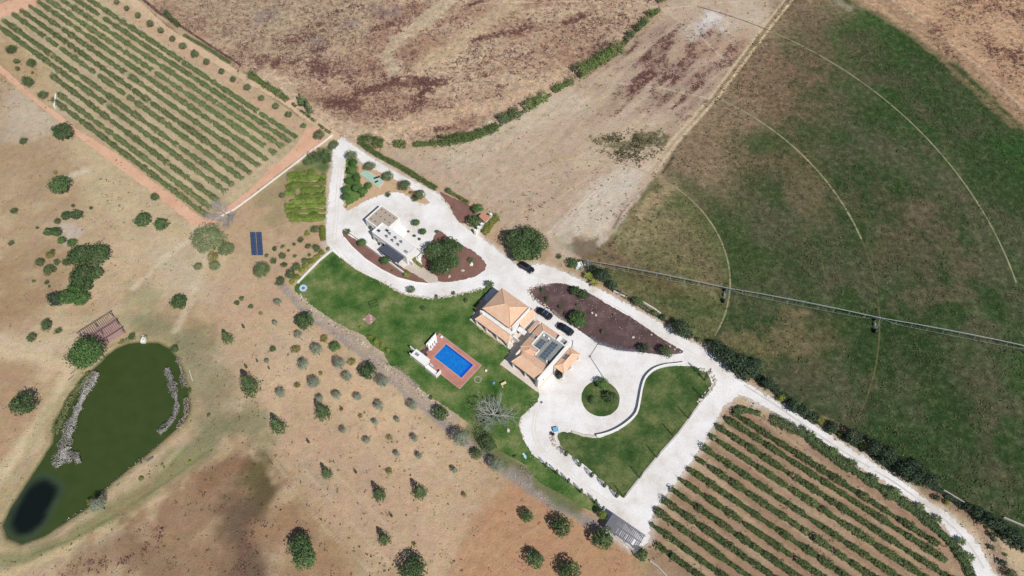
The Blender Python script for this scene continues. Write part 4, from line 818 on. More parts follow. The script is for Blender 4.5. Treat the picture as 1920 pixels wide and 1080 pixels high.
    arr('solar_array', 'long solar array of twelve panels on the villa flat roof, nearer the tall gable wall', 20.35, 1.35, 2, 6, .78, .86)
    return e
VILLA = big_house()
def vl(u, v, z=0):      # villa frame -> world
    o = at(881, 600); c, s = math.cos(HA), math.sin(HA); return Vector((o.x+u*c-v*s, o.y+u*s+v*c, z))

def small_house():
    o = at(690, 420); e = empty('flat_roofed_house', (o.x, o.y, 0), HA); tag(e, 'small white modern house with one brown and one white flat roof inside the gravel loop', 'house')
    w_ = MB(); w_.prism([(.5,-.7),(4.75,-.7),(4.75,1.2),(7.1,1.2),(7.1,5.2),(.5,5.2)], .04, 3.1); w_.build('wall', M['white'], e)
    MB().prism([(.75,-.45),(4.74,-.45),(4.74,1.21),(6.85,1.21),(6.85,4.95),(.75,4.95)], 3.1, 3.16).build('gravel_roof', M['brownroof'], e)
    p = MB(); p.box(.5,4.74,-.7,-.45,3.1,3.4); p.box(.5,7.1,4.95,5.2,3.1,3.4); p.box(.5,.75,-.45,4.95,3.1,3.4); p.box(6.85,7.1,1.2,4.95,3.1,3.4); p.build('parapet', M['white'], e)
    MB().box(4.8, 16.9, -2.6, 1.15, .04, 3.5).build('wall', M['white'], e)
    MB().box(5.05, 16.65, -2.35, .9, 3.5, 3.56).build('white_roof', M['flat'], e)
    ring_walls(MB(), 4.8, 16.9, -2.6, 1.15, 3.5, 3.8, .24).build('parapet', M['white'], e)
    MB().box(9.8, 16.1, -5.0, -2.65, 2.75, 2.9).build('dark_canopy', M['darkroof'], e)
    for u in (10, 13, 15.9): MB().box(u-.08, u+.08, -4.9, -4.74, .04, 2.75).build('canopy_post', M['slat'], e)
    pot = MB().tube((0,0,0), (0,0,.35), .13, .16, 8).mesh('roof_vent', M['slat'])
    for u in (1.6, 3.1, 4.6, 6.1):
        for v in (.5, 2.4, 4.2):
            if not (v < 1.2 and u > 4.5): obj('roof_vent', pot, e, (u+R.uniform(-.1,.1), v+R.uniform(-.1,.1), 3.16))
    ch = MB().tube((0,0,0), (0,0,.75), .16, .16, 8); ch.box(-.25,.25,-.25,.25,.75,.85); chm = ch.mesh('roof_chimney', M['slat'])
    for u in (9.0, 11.0, 13.0):
        for v in (-1.35, -.25): obj('roof_chimney', chm, e, (u, v, 3.56))
    for u, v in ((6.0, -1.3), (7.6, .1)):
        s = ring_walls(MB(), u-.5, u+.5, v-.35, v+.35, 3.56, 3.85, .1).build('skylight', M['alu'], e); MB().box(u-.4, u+.4, v-.25, v+.25, 3.58, 3.7).build('pane', M['glass'], s)
    MB().box(15.5, 16.3, -1.9, -1.3, 3.56, 4.1).build('air_conditioner', M['alu'], e)
    for u in (6.2, 8.4, 11.4, 14): window(e, (u, -2.6, .5), 's', 1.2, 1.8)
    for u in (12.5, 15): window(e, (u, 1.15, .5), 'n', 1.2, 1.8)
    window(e, (2.3, -.7, .7), 's', 1.2, 1.6)
    # white garden walls and decks
    MB().box(-1.4, 19.2, -5.35, -5.12, .03, 1.0).build('garden_wall', M['white'], e)
    MB().box(7.4, 10.6, 1.25, 2.3, .03, .25).build('wooden_deck', M['terra'], e)
    MB().box(10.7, 17.9, 2.2, 2.4, .03, 1.1).build('garden_wall', M['white'], e); MB().box(17.0, 18.3, -2.2, -2.0, .03, 1.9).build('garden_wall', M['white'], e); MB().box(17.7, 17.9, .2, 2.19, .03, 1.1).build('garden_wall', M['white'], e)
    MB().prism([(7.2,2.6),(10.0,2.6),(10.0,5.2),(7.2,5.2)], .0, .12).build('white_patio', M['white'], e)
small_house()

def shed():
    a, b, c, d = [at(x, y, 2.2) for x, y in ((905,399),(920,406),(909,416.7),(897.5,405))]
    o = (a+c)/2; e = empty('garden_shed', (o.x, o.y, 0)); tag(e, 'little shed with terracotta roof between dark trees and the lime green hedge', 'shed')
    q = [(p-o) for p in (d, c, b, a)]; MB().prism([(p.x*.9, p.y*.9) for p in q], .03, 2.05).build('wall', M['whitew'], e)
    MB().prism([(p.x, p.y) for p in q], 2.05, 2.25).build('roof', M['terra'], e)
    p, q2 = at(921, 410), at(892, 440); e2 = empty('pillared_wall', p); tag(e2, 'white wall with square pillars running from the shed to the gravel drive', 'wall')
    d = q2-p; L = d.length; rz = math.atan2(d.y, d.x)
    MB().box(0, L, -.14, .14, .03, 1.3, rz).build('wall', M['white'], e2)
    pm = MB().box(-.3, .3, -.3, .3, 0, 2.1).mesh('pillar', M['white'])
    for i in range(6): obj('pillar', pm, e2, (d.x*i/5, d.y*i/5, .03), (0, 0, rz))
shed()

# ------------------------------------------------------------------ pool
def pool():
    o = at(823, 626); e = empty('swimming_pool', (o.x, o.y, 0), HA); tag(e, 'rectangular swimming pool of bright blue water set in a reddish deck', 'swimming pool')
    c, s = math.cos(HA), math.sin(HA)
    def loc(px, py, z=0): p = at(px, py, z)-o; return (p.x*c+p.y*s, -p.x*s+p.y*c)
    dk = [loc(*p) for p in ((821.5,626),(901,684),(864,729),(783.5,669.5))]; pl = [loc(*p, -.1) for p in ((835,647),(888,684.3),(866,710.5),(814,670.6))]
    pu0 = sum(p[0] for p in (pl[0], pl[3]))/2; pu1 = (pl[1][0]+pl[2][0])/2; pv1 = (pl[0][1]+pl[1][1])/2; pv0 = (pl[2][1]+pl[3][1])/2
    u0 = (dk[0][0]+dk[3][0])/2; u1 = (dk[1][0]+dk[2][0])/2; v1 = (dk[0][1]+dk[1][1])/2; v0 = (dk[2][1]+dk[3][1])/2
    D = .30
    m = MB(); m.box(u0, u1, pv1, v1, .0, D); m.box(u0, u1, v0, pv0, .0, D); m.box(u0, pu0, pv0, pv1, .0, D); m.box(pu1, u1, pv0, pv1, .0, D); m.build('deck', DECK, e)
    cp = MB(); t = .22; cp.box(pu0-t, pu1+t, pv1-.02, pv1+t, D, D+.04); cp.box(pu0-t, pu1+t, pv0-t, pv0+.02, D, D+.04); cp.box(pu0-t, pu0+.02, pv0+.02, pv1-.02, D, D+.04); cp.box(pu1-.02, pu1+t, pv0+.02, pv1-.02, D, D+.04)
    cp.build('coping', mat('coping', S(206,158,142), .8, n=(3, .08)), e)
    k = MB(); k.box(u0-.12, u1+.12, v1, v1+.12, 0, D+.02); k.box(u1, u1+.12, v0, v1, 0, D+.02); k.box(u0-.12, u1+.12, v0-.12, v0, 0, D+.02); k.build('kerb', mat('deck_kerb', S(200,168,158), .8), e)
    bs = mat('pool_tile', S(10,70,190), .35); wl = MB(); wl.box(pu0, pu1, pv1-.24, pv1-.021, .05, D-.02); wl.box(pu1-.1, pu1-.021, pv0, pv1-.25, .05, D-.02); wl.build('pool_wall', bs, e)
    m = bpy.data.materials.new('pool_water'); m.use_nodes = True; t_ = m.node_tree; b = t_.nodes['Principled BSDF']; tc = t_.nodes.new('ShaderNodeTexCoord'); z = t_.nodes.new('ShaderNodeTexVoronoi'); z.inputs['Scale'].default_value = 1.8
    t_.links.new(tc.outputs['Object'], z.inputs[0]); r = t_.nodes.new('ShaderNodeValToRGB'); el = r.color_ramp.elements; el[0].position = 0; el[0].color = (*S(16,112,206), 1); el[1].position = 1; el[1].color = (*S(36,134,222), 1)
    t_.links.new(z.outputs['Distance'], r.inputs[0]); t_.links.new(r.outputs[0], b.inputs['Base Color']); b.inputs['Roughness'].default_value = .08
    nz = t_.nodes.new('ShaderNodeTexNoise'); nz.inputs['Scale'].default_value = 3; bp = t_.nodes.new('ShaderNodeBump'); bp.inputs['Distance'].default_value = .02; t_.links.new(nz.outputs[0], bp.inputs['Height']); t_.links.new(bp.outputs[0], b.inputs['Normal'])
    MB().box(pu0, pu1-.8, pv0, pv1, .043, .10).build('pool_water', m, e)
    MB().box(pu1-.8, pu1, pv0, pv1, .043, .095).build('pool_step', mat('pool_step', S(26,92,220), .15), e)
    return o, loc, (u0, u1, v0, v1), (pu0, pu1, pv0, pv1)
PO = pool()
def pw(u, v, z=0): o = PO[0]; c, s = math.cos(HA), math.sin(HA); return Vector((o.x+u*c-v*s, o.y+u*s+v*c, z))
def loungers():
    def make(label, m1, grp):
        e = empty('sun_lounger'); tag(e, label, 'sun lounger', grp)
        MB().box(-.35, .35, -.9, .35, .28, .38).build('seat', m1, e)
        b = MB(); b.v = [(-.35,.36,.30),(.35,.36,.30),(.35,1.0,.75),(-.35,1.0,.75),(-.35,.36,.38),(.35,.36,.38),(.35,.95,.83),(-.35,.95,.83)]; b.f = [(3,2,1,0),(4,5,6,7),(0,1,5,4),(1,2,6,5),(2,3,7,6),(3,0,4,7)]; b.build('backrest', m1, e)
        for x in (-.3, .26):
            for y in (-.8, .25): MB().box(x, x+.05, y, y+.05, 0, .28).build('leg', M['alu'], e)
        return e
    gl = 'white sun loungers on the pool deck'
    for i, (px, py, a) in enumerate([(816.5,638,-40),(813,643,-38),(809.5,647.5,-42),(806,651.5,-36)]):
        e = make('white sun lounger at the pool deck end, '+['nearest the deck corner','second from the deck corner','third from the deck corner','nearest the dark loungers'][i], M['fabric'], gl)
        p = at(px, py, .35); e.location = (p.x, p.y, .30); e.rotation_euler = (0, 0, math.radians(50+a+40)+HA)
    for i, (px, py) in enumerate([(796.5,659.5),(794.5,669.5)]):
        e = make(['dark sun lounger on the pool deck, nearer the white loungers', 'dark sun lounger on the pool deck, nearer the white pool wall'][i], mat('dark_lounger_fabric', (.10, .07, .09), .8), 'dark sun loungers'); p = at(px, py, .35); e.location = (p.x, p.y, .30); e.rotation_euler = (0, 0, -1.05)
    for px, py, r_, l in ((828.5,633,.35,'small white round table at the north corner of the pool deck'), (808.5,656,.3,'small white round table beside the white loungers')):
        e = empty('side_table', at(px, py, .4)); e.location.z = .3; tag(e, l, 'table'); MB().tube((0,0,.42),(0,0,.47),r_,r_,14).build('table_top', M['fabric'], e); MB().tube((0,0,0),(0,0,.42),.05,.05,6).build('leg', M['alu'], e)
    p, q = at(818, 629), at(784, 668); d = q-p; e = empty('glass_screen', p); tag(e, 'low white framed screen along the north west end of the pool deck', 'screen')
    rz = math.atan2(d.y, d.x); L = d.length
    for i in range(4): MB().box(L*.55*i/4+.03, L*.55*(i+1)/4-.03, -.02, .02, .3, 1.35, rz).build('panel', M['fabric'], e)
    for i in range(5): MB().box(L*.55*i/4-.03, L*.55*i/4+.03, -.035, .035, 0, 1.4, rz).build('post', M['alu'], e)
    # white bar / shower wall
    o = at(783, 672); e = empty('pool_bar', o, HA); tag(e, 'white walled pool bar and store standing along the deck edge', 'pool bar')
    def l(px, py, z): p = at(px, py, z)-o; c, s = math.cos(HA), math.sin(HA); return p.x*c+p.y*s, -p.x*s+p.y*c
    a, b = l(761, 657, 2), l(818.5, 701, 2); v0 = min(a[1], b[1]); u0, u1 = a[0], b[0]
    ub, uc = l(775, 668, 2)[0], l(792, 686, 2)[0]
    MB().box(u0, ub+.8, .55, .75, .03, 2.0).build('wall', M['white'], e); MB().box(u0+1.1, ub, -.8, -.6, .03, 2.0).build('wall', M['white'], e)
    MB().box(ub-.6, uc+.2, -.8, .9, .03, 1.95).build('store', M['whitew'], e); MB().box(ub-.75, uc+.35, -.95, 1.05, 1.95, 2.1).build('roof', M['white'], e)
    MB().box(ub, ub+1.0, -.3, .4, 2.1, 2.3).build('roof_unit', M['alu'], e)
    MB().box(uc+.36, u1, -.95, -.7, .03, 1.5).build('wall', M['white'], e); MB().box(uc+.36, u1, -.69, .1, .03, .95).build('counter', M['white'], e); MB().box(u1-.2, u1+.05, -.69, .75, .03, 1.5).build('wall', M['white'], e)
    t = MB(); t.box(0, 1.0, 0, .35, .3, .55); t.build('blue_towel', M['bluel'], e, (uc+.6, .35, .45))
loungers()

# ------------------------------------------------------------------ cars
def car(px, py, ang, label, roofm, L=4.4, rack=False):
    p = at(px, py, .8); p.z = .036; e = empty('parked_car', p, ang); tag(e, label, 'car', 'cars parked at the estate')
    st = [(-L/2,.55,.45,.62),(-L/2+.15,.8,.3,.82),(-L/2+.6,.88,.25,.98),(-L*.2,.91,.22,1.0),(L*.12,.91,.22,.98),(L*.36,.88,.25,.86),(L/2-.15,.78,.3,.72),(L/2,.5,.42,.58)]
    m = MB(); k = 10
    for x, w_, z0, z1 in st:
        for i in range(k):
            t = 2*math.pi*i/k; c, s = math.cos(t), math.sin(t); sg = lambda a: math.copysign(abs(a)**.55, a)
            m.v.append((x, w_*sg(c), (z0+z1)/2+(z1-z0)/2*sg(s)))
    for j in range(len(st)-1):
        for i in range(k): a, b = j*k+i, j*k+(i+1) % k; m.f.append((a, b, b+k, a+k))
    m.f.append(tuple(range(k-1, -1, -1))); m.f.append(tuple(range((len(st)-1)*k, len(st)*k)))
    m.build('body', M['carb'], e, smooth=True)
    g = MB(); x0, x1, x2, x3 = -L*.44, -L*.33, L*.10, L*.25
    g.v = [(x0,-.78,.95),(x3,-.78,.95),(x3,.78,.95),(x0,.78,.95),(x1,-.6,1.43),(x2,-.6,1.45),(x2,.6,1.45),(x1,.6,1.43)]; g.f = [(0,1,5,4),(1,2,6,5),(2,3,7,6),(3,0,4,7)]; g.build('windows', M['glass'], e)
    MB().box(x1-.02, x2+.02, -.62, .62, 1.43, 1.48).build('roof', M['carb'], e)
    MB().box(x1+.3, x2-.3, -.5, .5, 1.481, 1.49).build('glass_roof', roofm, e)
    if rack:
        for x in (x1+.35, x2-.35): MB().box(x, x+.07, -.6, .6, 1.50, 1.56).build('roof_bar', M['alu'], e)
    for x in (-L*.31, L*.31):
        for y in (-.84, .84):
            w_ = MB().tube((0,-.1,0),(0,.1,0),.33,.33,12).build('wheel', M['tyre'], e, (x, y, .33)); MB().tube((0,-.11,0),(0,.11,0),.18,.18,8).build('rim', M['alu'], w_)
    for y in (-.55, .55): MB().box(L/2-.12, L/2-.02, y-.15, y+.15, .6, .7).build('headlight', M['lampw'], e); MB().box(-L/2+.02, -L/2+.1, y-.15, y+.15, .65, .78).build('tail_light', mat('tail_light', (.25, .02, .02), .4), e)
    for y in (-.93, .93): MB().box(.55, .7, y-.07, y+.07, .92, 1.02).build('wing_mirror', M['carb'], e)
ca = math.radians(-37)
car(1020.3, 586.8, ca+math.pi, 'black car with roof bars parked on the gravel nearer the villa corner', M['cars'], 4.4, True)
car(1059.7, 616, ca+math.pi, 'black car with blue glass roof parked beside the bark mulch bed', M['cars'], 4.5)
car(987, 500.5, math.radians(-35), 'black car half hidden under the big oak beside the upper drive', M['carb'])
cp = vl(25.6, 3.4); car(0, 0, HA+math.pi/2, 'black car parked under the tiled carport roof', M['carb'])
[x for x in C.objects if x.name.startswith('parked_car')][-1].location = (cp.x, cp.y, .036)
p = at(1080, 611); e = empty('garden_cart', (p.x, p.y, .04), ca); tag(e, 'small yellow garden cart with grey tray by the bark bed edge', 'cart')
MB().box(-.5, .5, -.3, .3, .35, .6).build('tray', M['slat'], e); MB().box(.55, .95, -.25, .25, .25, .6).build('engine', M['yellowp'], e)
for x in (-.35, .35):
    for y in (-.34, .34): MB().tube((x, y-.05, .18), (x, y+.05, .18), .18, .18, 8).build('wheel', M['tyre'], e)

# ------------------------------------------------------------------ centre pivot irrigator
def pivot():
    b = at(1098, 504); e = empty('irrigation_machine', (b.x, b.y, 0)); tag(e, 'long centre pivot irrigation machine stretching across the green circular field', 'irrigation machine')
    q = at(1920, 648.5, 3.9); d = Vector((q.x-b.x, q.y-b.y, 0)).normalized(); rz = math.atan2(d.y, d.x); e.rotation_euler = (0, 0, rz)
    c = MB()
    for s, t in ((1,1),(1,-1),(-1,1),(-1,-1)): c.tube((s*1.1, t*1.1, 0), (s*.25, t*.25, 3.9), .07, .07, 5)
    for z, h in ((1.2, .85), (2.4, .55)): 
        for s in (1, -1): c.tube((-h, s*h, z), (h, s*h, z), .04, .04, 4); c.tube((s*h, -h, z), (s*h, h, z), .04, .04, 4)
    c.tube((0,0,0),(0,0,4.2),.12,.12,8); c.build('centre_pyramid', M['steel'], e)
    R0 = [0, 34.8, 70.9, 106.6, 143]
    hose = MB().tube((0,0,-1.7),(0,0,0),.025,.025,4); hose.tube((0,0,-1.9),(0,0,-1.7),.07,.04,6); hm = hose.mesh('sprinkler_drop', M['black'])
    for i in range(4):
        a, z_ = R0[i], R0[i+1]; L = z_-a; N = 10
        P = [Vector((a+L*j/N, 0, 3.9+.55*math.sin(math.pi*j/N))) for j in range(N+1)]
        m = MB()
        for j in range(N): m.tube(P[j], P[j+1], .085, .085, 6)
        m.build('pipe_span', M['steel'], e)
        t = MB(); lo = []
        for j in range(1, N): dz = 1.3*math.sin(math.pi*j/N)**.5; lo.append((P[j]+Vector((0, .55, -dz)), P[j]+Vector((0, -.55, -dz))))
        pr = (P[0], P[0])
        for j, (l, r_) in enumerate(lo): t.tube(P[j+1], l, .03, .03, 3); t.tube(P[j+1], r_, .03, .03, 3); t.tube(l, r_, .03, .03, 3); t.tube(pr[0], l, .022, .022, 3); t.tube(pr[1], r_, .022, .022, 3); pr = (l, r_)
        t.tube(pr[0], P[N], .022, .022, 3); t.tube(pr[1], P[N], .022, .022, 3); t.build('truss', M['steel'], e)
        for j in range(1, 7): x = a+L*j/7; obj('sprinkler_drop', hm, e, (x, 0, 3.75+.5*math.sin(math.pi*j/7)))
        tw = MB(); x = z_
        for s in (1, -1): tw.tube((x, s*1.7, .55), (x-.1, s*.15, 3.85), .06, .06, 5); tw.tube((x, s*1.7, .55), (x+.5, s*.1, 3.9), .04, .04, 4)
        tw.tube((x, -1.9, .5), (x, 1.9, .5), .08, .08, 5); tw.box(x-.2, x+.2, -.25, .25, .45, .75); T = tw.build('drive_tower', M['steel'], e)
        for s in (1, -1): MB().tube((-.16,0,0),(.16,0,0),.6,.6,14).build('wheel', M['tyre'], T, (x, s*1.75, .6))
    p = at(1093, 501); u = empty('pump_unit', (p.x-1.2, p.y, 0), .3); tag(u, 'pale blue pump box with white lid beside the irrigation pivot', 'pump')
    MB().box(-.9, .9, -.6, .6, .1, 1.3).build('housing', M['bluel'], u); MB().box(-.95, .95, -.65, .65, 1.3, 1.38).build('lid', M['white'], u); MB().tube((.9,0,.5),(2,0,.5),.12,.12,6).build('pipe', M['steel'], u)
pivot()

# ------------------------------------------------------------------ pergolas
def pergola_pond():
    z = 2.3; A, B, Cc = at(144.5, 623.5, z), at(205.5, 585.3, z), at(225.7, 616.5, z); o = Vector((A.x, A.y, 0)); e = empty('pond_pergola', o); tag(e, 'open dark timber pergola with joists over a wooden deck by the pond', 'pergola')
    u = (B-A); L = u.length; u.normalize(); v = Vector((u.y, -u.x, 0)); Wd = (Cc-B).dot(v)*1.0; rz = math.atan2(u.y, u.x); e.rotation_euler = (0, 0, rz)
    Wd = abs(Wd)
    MB().box(-.1, L+.3, -Wd*1.0, -Wd*.05, .02, .16).build('deck', M['deckw'], e)
    for k in range(int(Wd/.32)): MB().box(-.08, L+.28, -Wd+.05+k*.32, -Wd+.05+k*.32+.26, .16, .185).build('plank', M['deckw'], e)
    for y in (0, -Wd*.52, -Wd): MB().box(-.3, L+.3, y-.07, y+.07, z-.1, z+.08).build('beam', M['wood'], e)
    jm = MB().box(-.04, .04, -Wd*.54, .15, 0, .12).mesh('joist', M['wood']); jm2 = MB().box(-.04, .04, -Wd-.15, -Wd*.49, 0, .12).mesh('joist', M['wood'])
    for k in range(19): x = .1+k*(L-.2)/18; obj('joist', jm, e, (x, 0, z+.081)); obj('joist', jm2, e, (x+.13, 0, z+.205))
    pm = MB().box(-.08, .08, -.08, .08, 0, z-.1).mesh('post', M['wood'])
    for x in (0, L*.5, L):
        for y in (0, -Wd*.52, -Wd): obj('post', pm, e, (x, y, .02))
pergola_pond()
def pergola_car():
    z = 2.3; q = [at(x, y, z) for x, y in ((1146.5,961),(1213.5,1010),(1193,1029),(1134.5,989))]; o = Vector((q[3].x, q[3].y, 0)); e = empty('slatted_carport', o); tag(e, 'slatted grey timber carport at the lower end of the white gravel drive', 'carport')
    u = q[2]-q[3]; L = u.length; u.normalize(); v = Vector((-u.y, u.x, 0)); Wd = (q[0]-q[3]).dot(v); off = (q[0]-q[3]).dot(u); e.rotation_euler = (0, 0, math.atan2(u.y, u.x))
    n = 20; sm = None
    for y in (.15, Wd*.5, Wd-.15): MB().box(-.2, L+.3, y-.07, y+.07, z-.18, z).build('beam', M['slat'], e)
    r = random.Random(5)
    for k in range(n+1):
        x = L*k/n; w_ = L/n*(.86 if k < 9 else .62)
        if k in (11, 13, 17): y0 = Wd*.42
        else: y0 = -.1
        MB().box(x-w_/2, x+w_/2, y0, Wd+.1, z+.001, z+.06).build('slat', M['slat'], e)
    for x in (0, L*.33, L*.66, L):
        for y in (.15, Wd-.15): MB().box(x-.08, x+.08, y-.08, y+.08, 0, z-.18).build('post', M['slat'], e)
    w0, w1 = at(1134, 991), at(1192, 1036); d = w1-w0; e2 = empty('low_boundary_wall', w0, math.atan2(d.y, d.x)); tag(e2, 'low white boundary wall below the slatted carport', 'wall'); MB().box(0, d.length, -.15, .15, 0, .7).build('wall', M['whitew'], e2); MB().box(-.02, d.length+.02, -.2, .2, .7, .76).build('coping', M['conc'], e2)
    p = at(1197, 1020); c = [at(x, y) for x, y in ((1150,985),(1205,1020),(1208,1022),(1190,1036),(1140,997))]; sheet('carport_floor', [(a.x, a.y) for a in c], .058, GRAVEL)
pergola_car()

# ------------------------------------------------------------------ ground mounted solar tables, covered tank, misc.
for i, (x0, x1, xb0, xb1) in enumerate([(469, 479, 472, 482.3), (480.5, 490.6, 483.3, 494)]):
    a, b, c, d = at(x0, 435.2, .8), at(x1, 435.2, .8), at(xb1, 478.6, .5), at(xb0, 478.6, .5); o = (a+b+c+d)/4; o.z = 0
    e = empty('ground_solar_table', o); tag(e, ['left hand ground mounted solar table of blue panels beside the dry garden', 'right hand ground mounted solar table of blue panels beside the dry garden'][i], 'solar panels', 'ground solar tables')
    A, B, D = a-o, b-o, d-o
    for r_ in range(6):
        for c_ in range(2):
            p = A+(B-A)*(c_/2)+(D-A)*(r_/6); m = MB(); us, vs = (B-A)*(.49), (D-A)*(1/6*.99)
            for z in (0, .05): m.v += [tuple(p+Vector((0, 0, z))), tuple(p+us+Vector((0, 0, z))), tuple(p+us+vs+Vector((0, 0, z))), tuple(p+vs+Vector((0, 0, z)))]
            m.f = [(0,1,2,3),(7,6,5,4),(4,5,1,0),(5,6,2,1),(6,7,3,2),(7,4,0,3)]; f = m.build('solar_panel', M['cars'], e)
            g = MB(); k = .015; g.quad(*[tuple(p+us*s+vs*t+Vector((0, 0, .056))) for s, t in ((k, k), (1-k, k), (1-k, 1-k), (k, 1-k))]); g.build('cells', mat('blue_cells', S(66,84,116), .4, .5, n=(2, .15)) if i+r_+c_ == 0 else bpy.data.materials['blue_cells'], f)
    fr = MB()
    for t in (.1, .5, .9): p = A+(B-A)*.5+(D-A)*t; fr.tube((p.x, p.y, 0), (p.x, p.y, p.z), .06, .06, 5)
    fr.tube(A+(B-A)*.5-Vector((0,0,.06)), D+(B-A)*.5-Vector((0,0,.06)), .05, .05, 5); fr.build('frame', M['steel'], e)
q = [at(x, y, .4) for x, y in ((685,318),(719.5,338.5),(710,350.5),(675.5,327))]; o = sum(q, Vector())/4; o.z = 0; e = empty('covered_pool', o); tag(e, 'mint green covered pool with pale stone rim among the olive trees', 'covered pool')
P = [(p.x-o.x, p.y-o.y) for p in q]; MB().prism([(x*1.06, y*1.1) for x, y in P], 0, .35).build('rim', M['rock'], e); MB().prism([(x*.97, y*.95) for x, y in P], .35, .40).build('cover', M['mint'], e)
for (x, y) in ((704,334),(709,332.5),(706,341)): p = at(x, y, .4)-o; MB().box(-.5, .5, -.16, .16, 0, .25).build('cover_weight', M['black'], e, (p.x, p.y, .40), .6)
p, q_ = at(668, 303), at(682, 311); d = q_-p; e = empty('grove_wall', p, math.atan2(d.y, d.x)); tag(e, 'short white wall beside the covered pool', 'wall'); MB().box(0, d.length, -.15, .15, 0, .8).build('wall', M['whitew'], e); MB().box(-.02, d.length+.02, -.19, .19, .8, .86).build('coping', M['conc'], e)

def wall_line(pts, h, t, m, label, name='garden_wall', cat='wall', closed=False):
    w_ = [at(*p) for p in pts]; o = w_[0].copy(); e = empty(name, o); tag(e, label, cat); b = MB(); cpg = MB()
    n_ = []
    for i, p in enumerate(w_):
        a = w_[max(i-1, 0)]; c = w_[min(i+1, len(w_)-1)]; d = (c-a).normalized(); n_.append(Vector((-d.y, d.x, 0)))
    for bb_, hh0, hh1, tt, in ((b, 0, h, t/2), (cpg, h, h+.05, t/2+.04)):
        for i, p in enumerate(w_):
            for s, z in ((1, hh0), (1, hh1), (-1, hh1), (-1, hh0)): v = p-o+n_[i]*tt*s; bb_.v.append((v.x, v.y, z))
        k = len(w_)
        for i in range(k-1):
            for j in range(4): a, c = i*4+j, i*4+(j+1) % 4; bb_.f.append((a, c, c+4, a+4))
        bb_.f += [(3, 2, 1, 0), (4*k-4, 4*k-3, 4*k-2, 4*k-1)]
    b.build('wall', m, e); cpg.build('coping', m, e); return e
cur = smooth_poly([(1283,683),(1265,685),(1245,687.5),(1225,695),(1210,710),(1203,730),(1199,752),(1193,776),(1176,794),(1154,808),(1135,815.5),(1118,819)], 3, False)
wall_line(cur, .85, .34, M['white'], 'curving white retaining wall along the edge of the triangular lawn', 'retaining_wall')
wall_line([(1072,810),(1095,817),(1116,819)], .25, .4, M['rock'], 'short low white kerb wall at the lawn end by the stone heap')
wall_line([(622,471),(600,489),(578,511),(558,532)], .5, .34, M['whitew'], 'pale low wall between the yellow garden bushes and the lawn corner')
wall_line([(623,470),(638,483)], .7, .4, M['white'], 'short bright white wall at the top corner of the lawn')
wall_line([(403,412),(440,393.5),(476,367),(515,337),(552,309),(580,287),(606,268),(624,254)], .35, .2, M['whitew'], 'long white wall along the orange track beside the dry garden')
wall_line([(107,179),(104,203)], .8, .3, M['white'], 'short white wall at the vineyard corner beside the orange track')
wall_line([(1342,712),(1340,722),(1312,757),(1272,812),(1235,853),(1199,897),(1173,930)], .12, .3, M['conc'], 'thin grey kerb between the triangular lawn and the wide drive', 'lawn_kerb', 'kerb')
wall_line([(645,445),(660,463),(685,486),(715,506),(745,521),(780,530),(805,532.5)], .12, .22, M['white'], 'white kerb round the red mulch bed below the small house', 'bed_kerb', 'kerb')
wall_line([(1150,548),(1175,560)], .7, .3, M['rock'], 'pale stone wall stub beside the roadside bush nearest the pivot'); wall_line([(1204,568),(1226,581),(1238,590)], .7, .3, M['rock'], 'pale stone wall beside the road between two roadside bushes')
wall_line([(1766,921),(1804,944)], 1.0, .08, M['conc'], 'thin white fence wall at the field edge near the bottom right')
wall_line([(1880,971),(1925,990)], .6, .1, M['conc'], 'white wall piece at the right edge of the photo by dark trees')
wall_line([(1218,1052),(1232,1062),(1250,1082)], .5, .12, M['conc'], 'thin pale fence line below the lower vineyard corner')

# island trees' ring, lawn things
def simple(name, px, py, label, cat, parts, z=.045, rz=0, group=None):
    p = at(px, py); e = empty(name, (p.x, p.y, z), rz); tag(e, label, cat, group)
    for nm, mb, m in parts: mb.build(nm, m, e)
    return e
tr = MB()
for i in range(22): t0, t1 = 2*math.pi*i/22, 2*math.pi*(i+1)/22; tr.tube((math.cos(t0)*1.02, math.sin(t0)*1.02, .7), (math.cos(t1)*1.02, math.sin(t1)*1.02, .7), .09, .09, 5)
net = MB(); net.prism([(math.cos(t*.3)*.9, math.sin(t*.3)*.9) for t in range(21)], .66, .70); lg = MB()
e = simple('trampoline', 570, 543, 'round pale blue trampoline at the left corner of the lawn', 'trampoline', [('rim', tr, M['alu']), ('mat', net, M['bluel'])])
MB().tube((0,0,.705),(0,0,.72),.45,.45,14).build('mat_centre', M['slat'], e)
for k in range(5): a = k*1.256; MB().tube((math.cos(a), math.sin(a), 0), (math.cos(a), math.sin(a), .65), .04, .04, 5).build('leg', M['steel'], e)
pp = simple('paving_patch', 693, 598.5, 'small diamond of pinkish paving stones set in the lawn', 'paving patch', [], rz=HA)
pk = [mat('paver_pink', S(180,134,134), .8), mat('paver_pale', S(206,180,178), .8)]
for i in range(4):
    for j in range(4): MB().box(-1.2+i*.6, -.64+i*.6, -1.1+j*.55, -.6+j*.55, 0, .05).build('paver', pk[1 if (i*7+j*3) % 4 == 0 else 0], pp)
fr = MB()
for a, b in (((-1,-.8),(1,-.8)),((1,-.8),(1,.8)),((1,.8),(-1,.8)),((-1,.8),(-1,-.8)),((-1,0),(1,0))): fr.tube((*a, .7), (*b, .7), .035, .035, 4)
e = simple('climbing_frame', 701, 572, 'dark green play frame standing on the lawn above the paving patch', 'play frame', [('frame', fr, M['cyp'])], rz=.4)
for x in (-1, 1):
    for y in (-.8, .8): MB().tube((x, y, 0), (x, y, .7), .035, .035, 4).build('leg', M['black'], e)
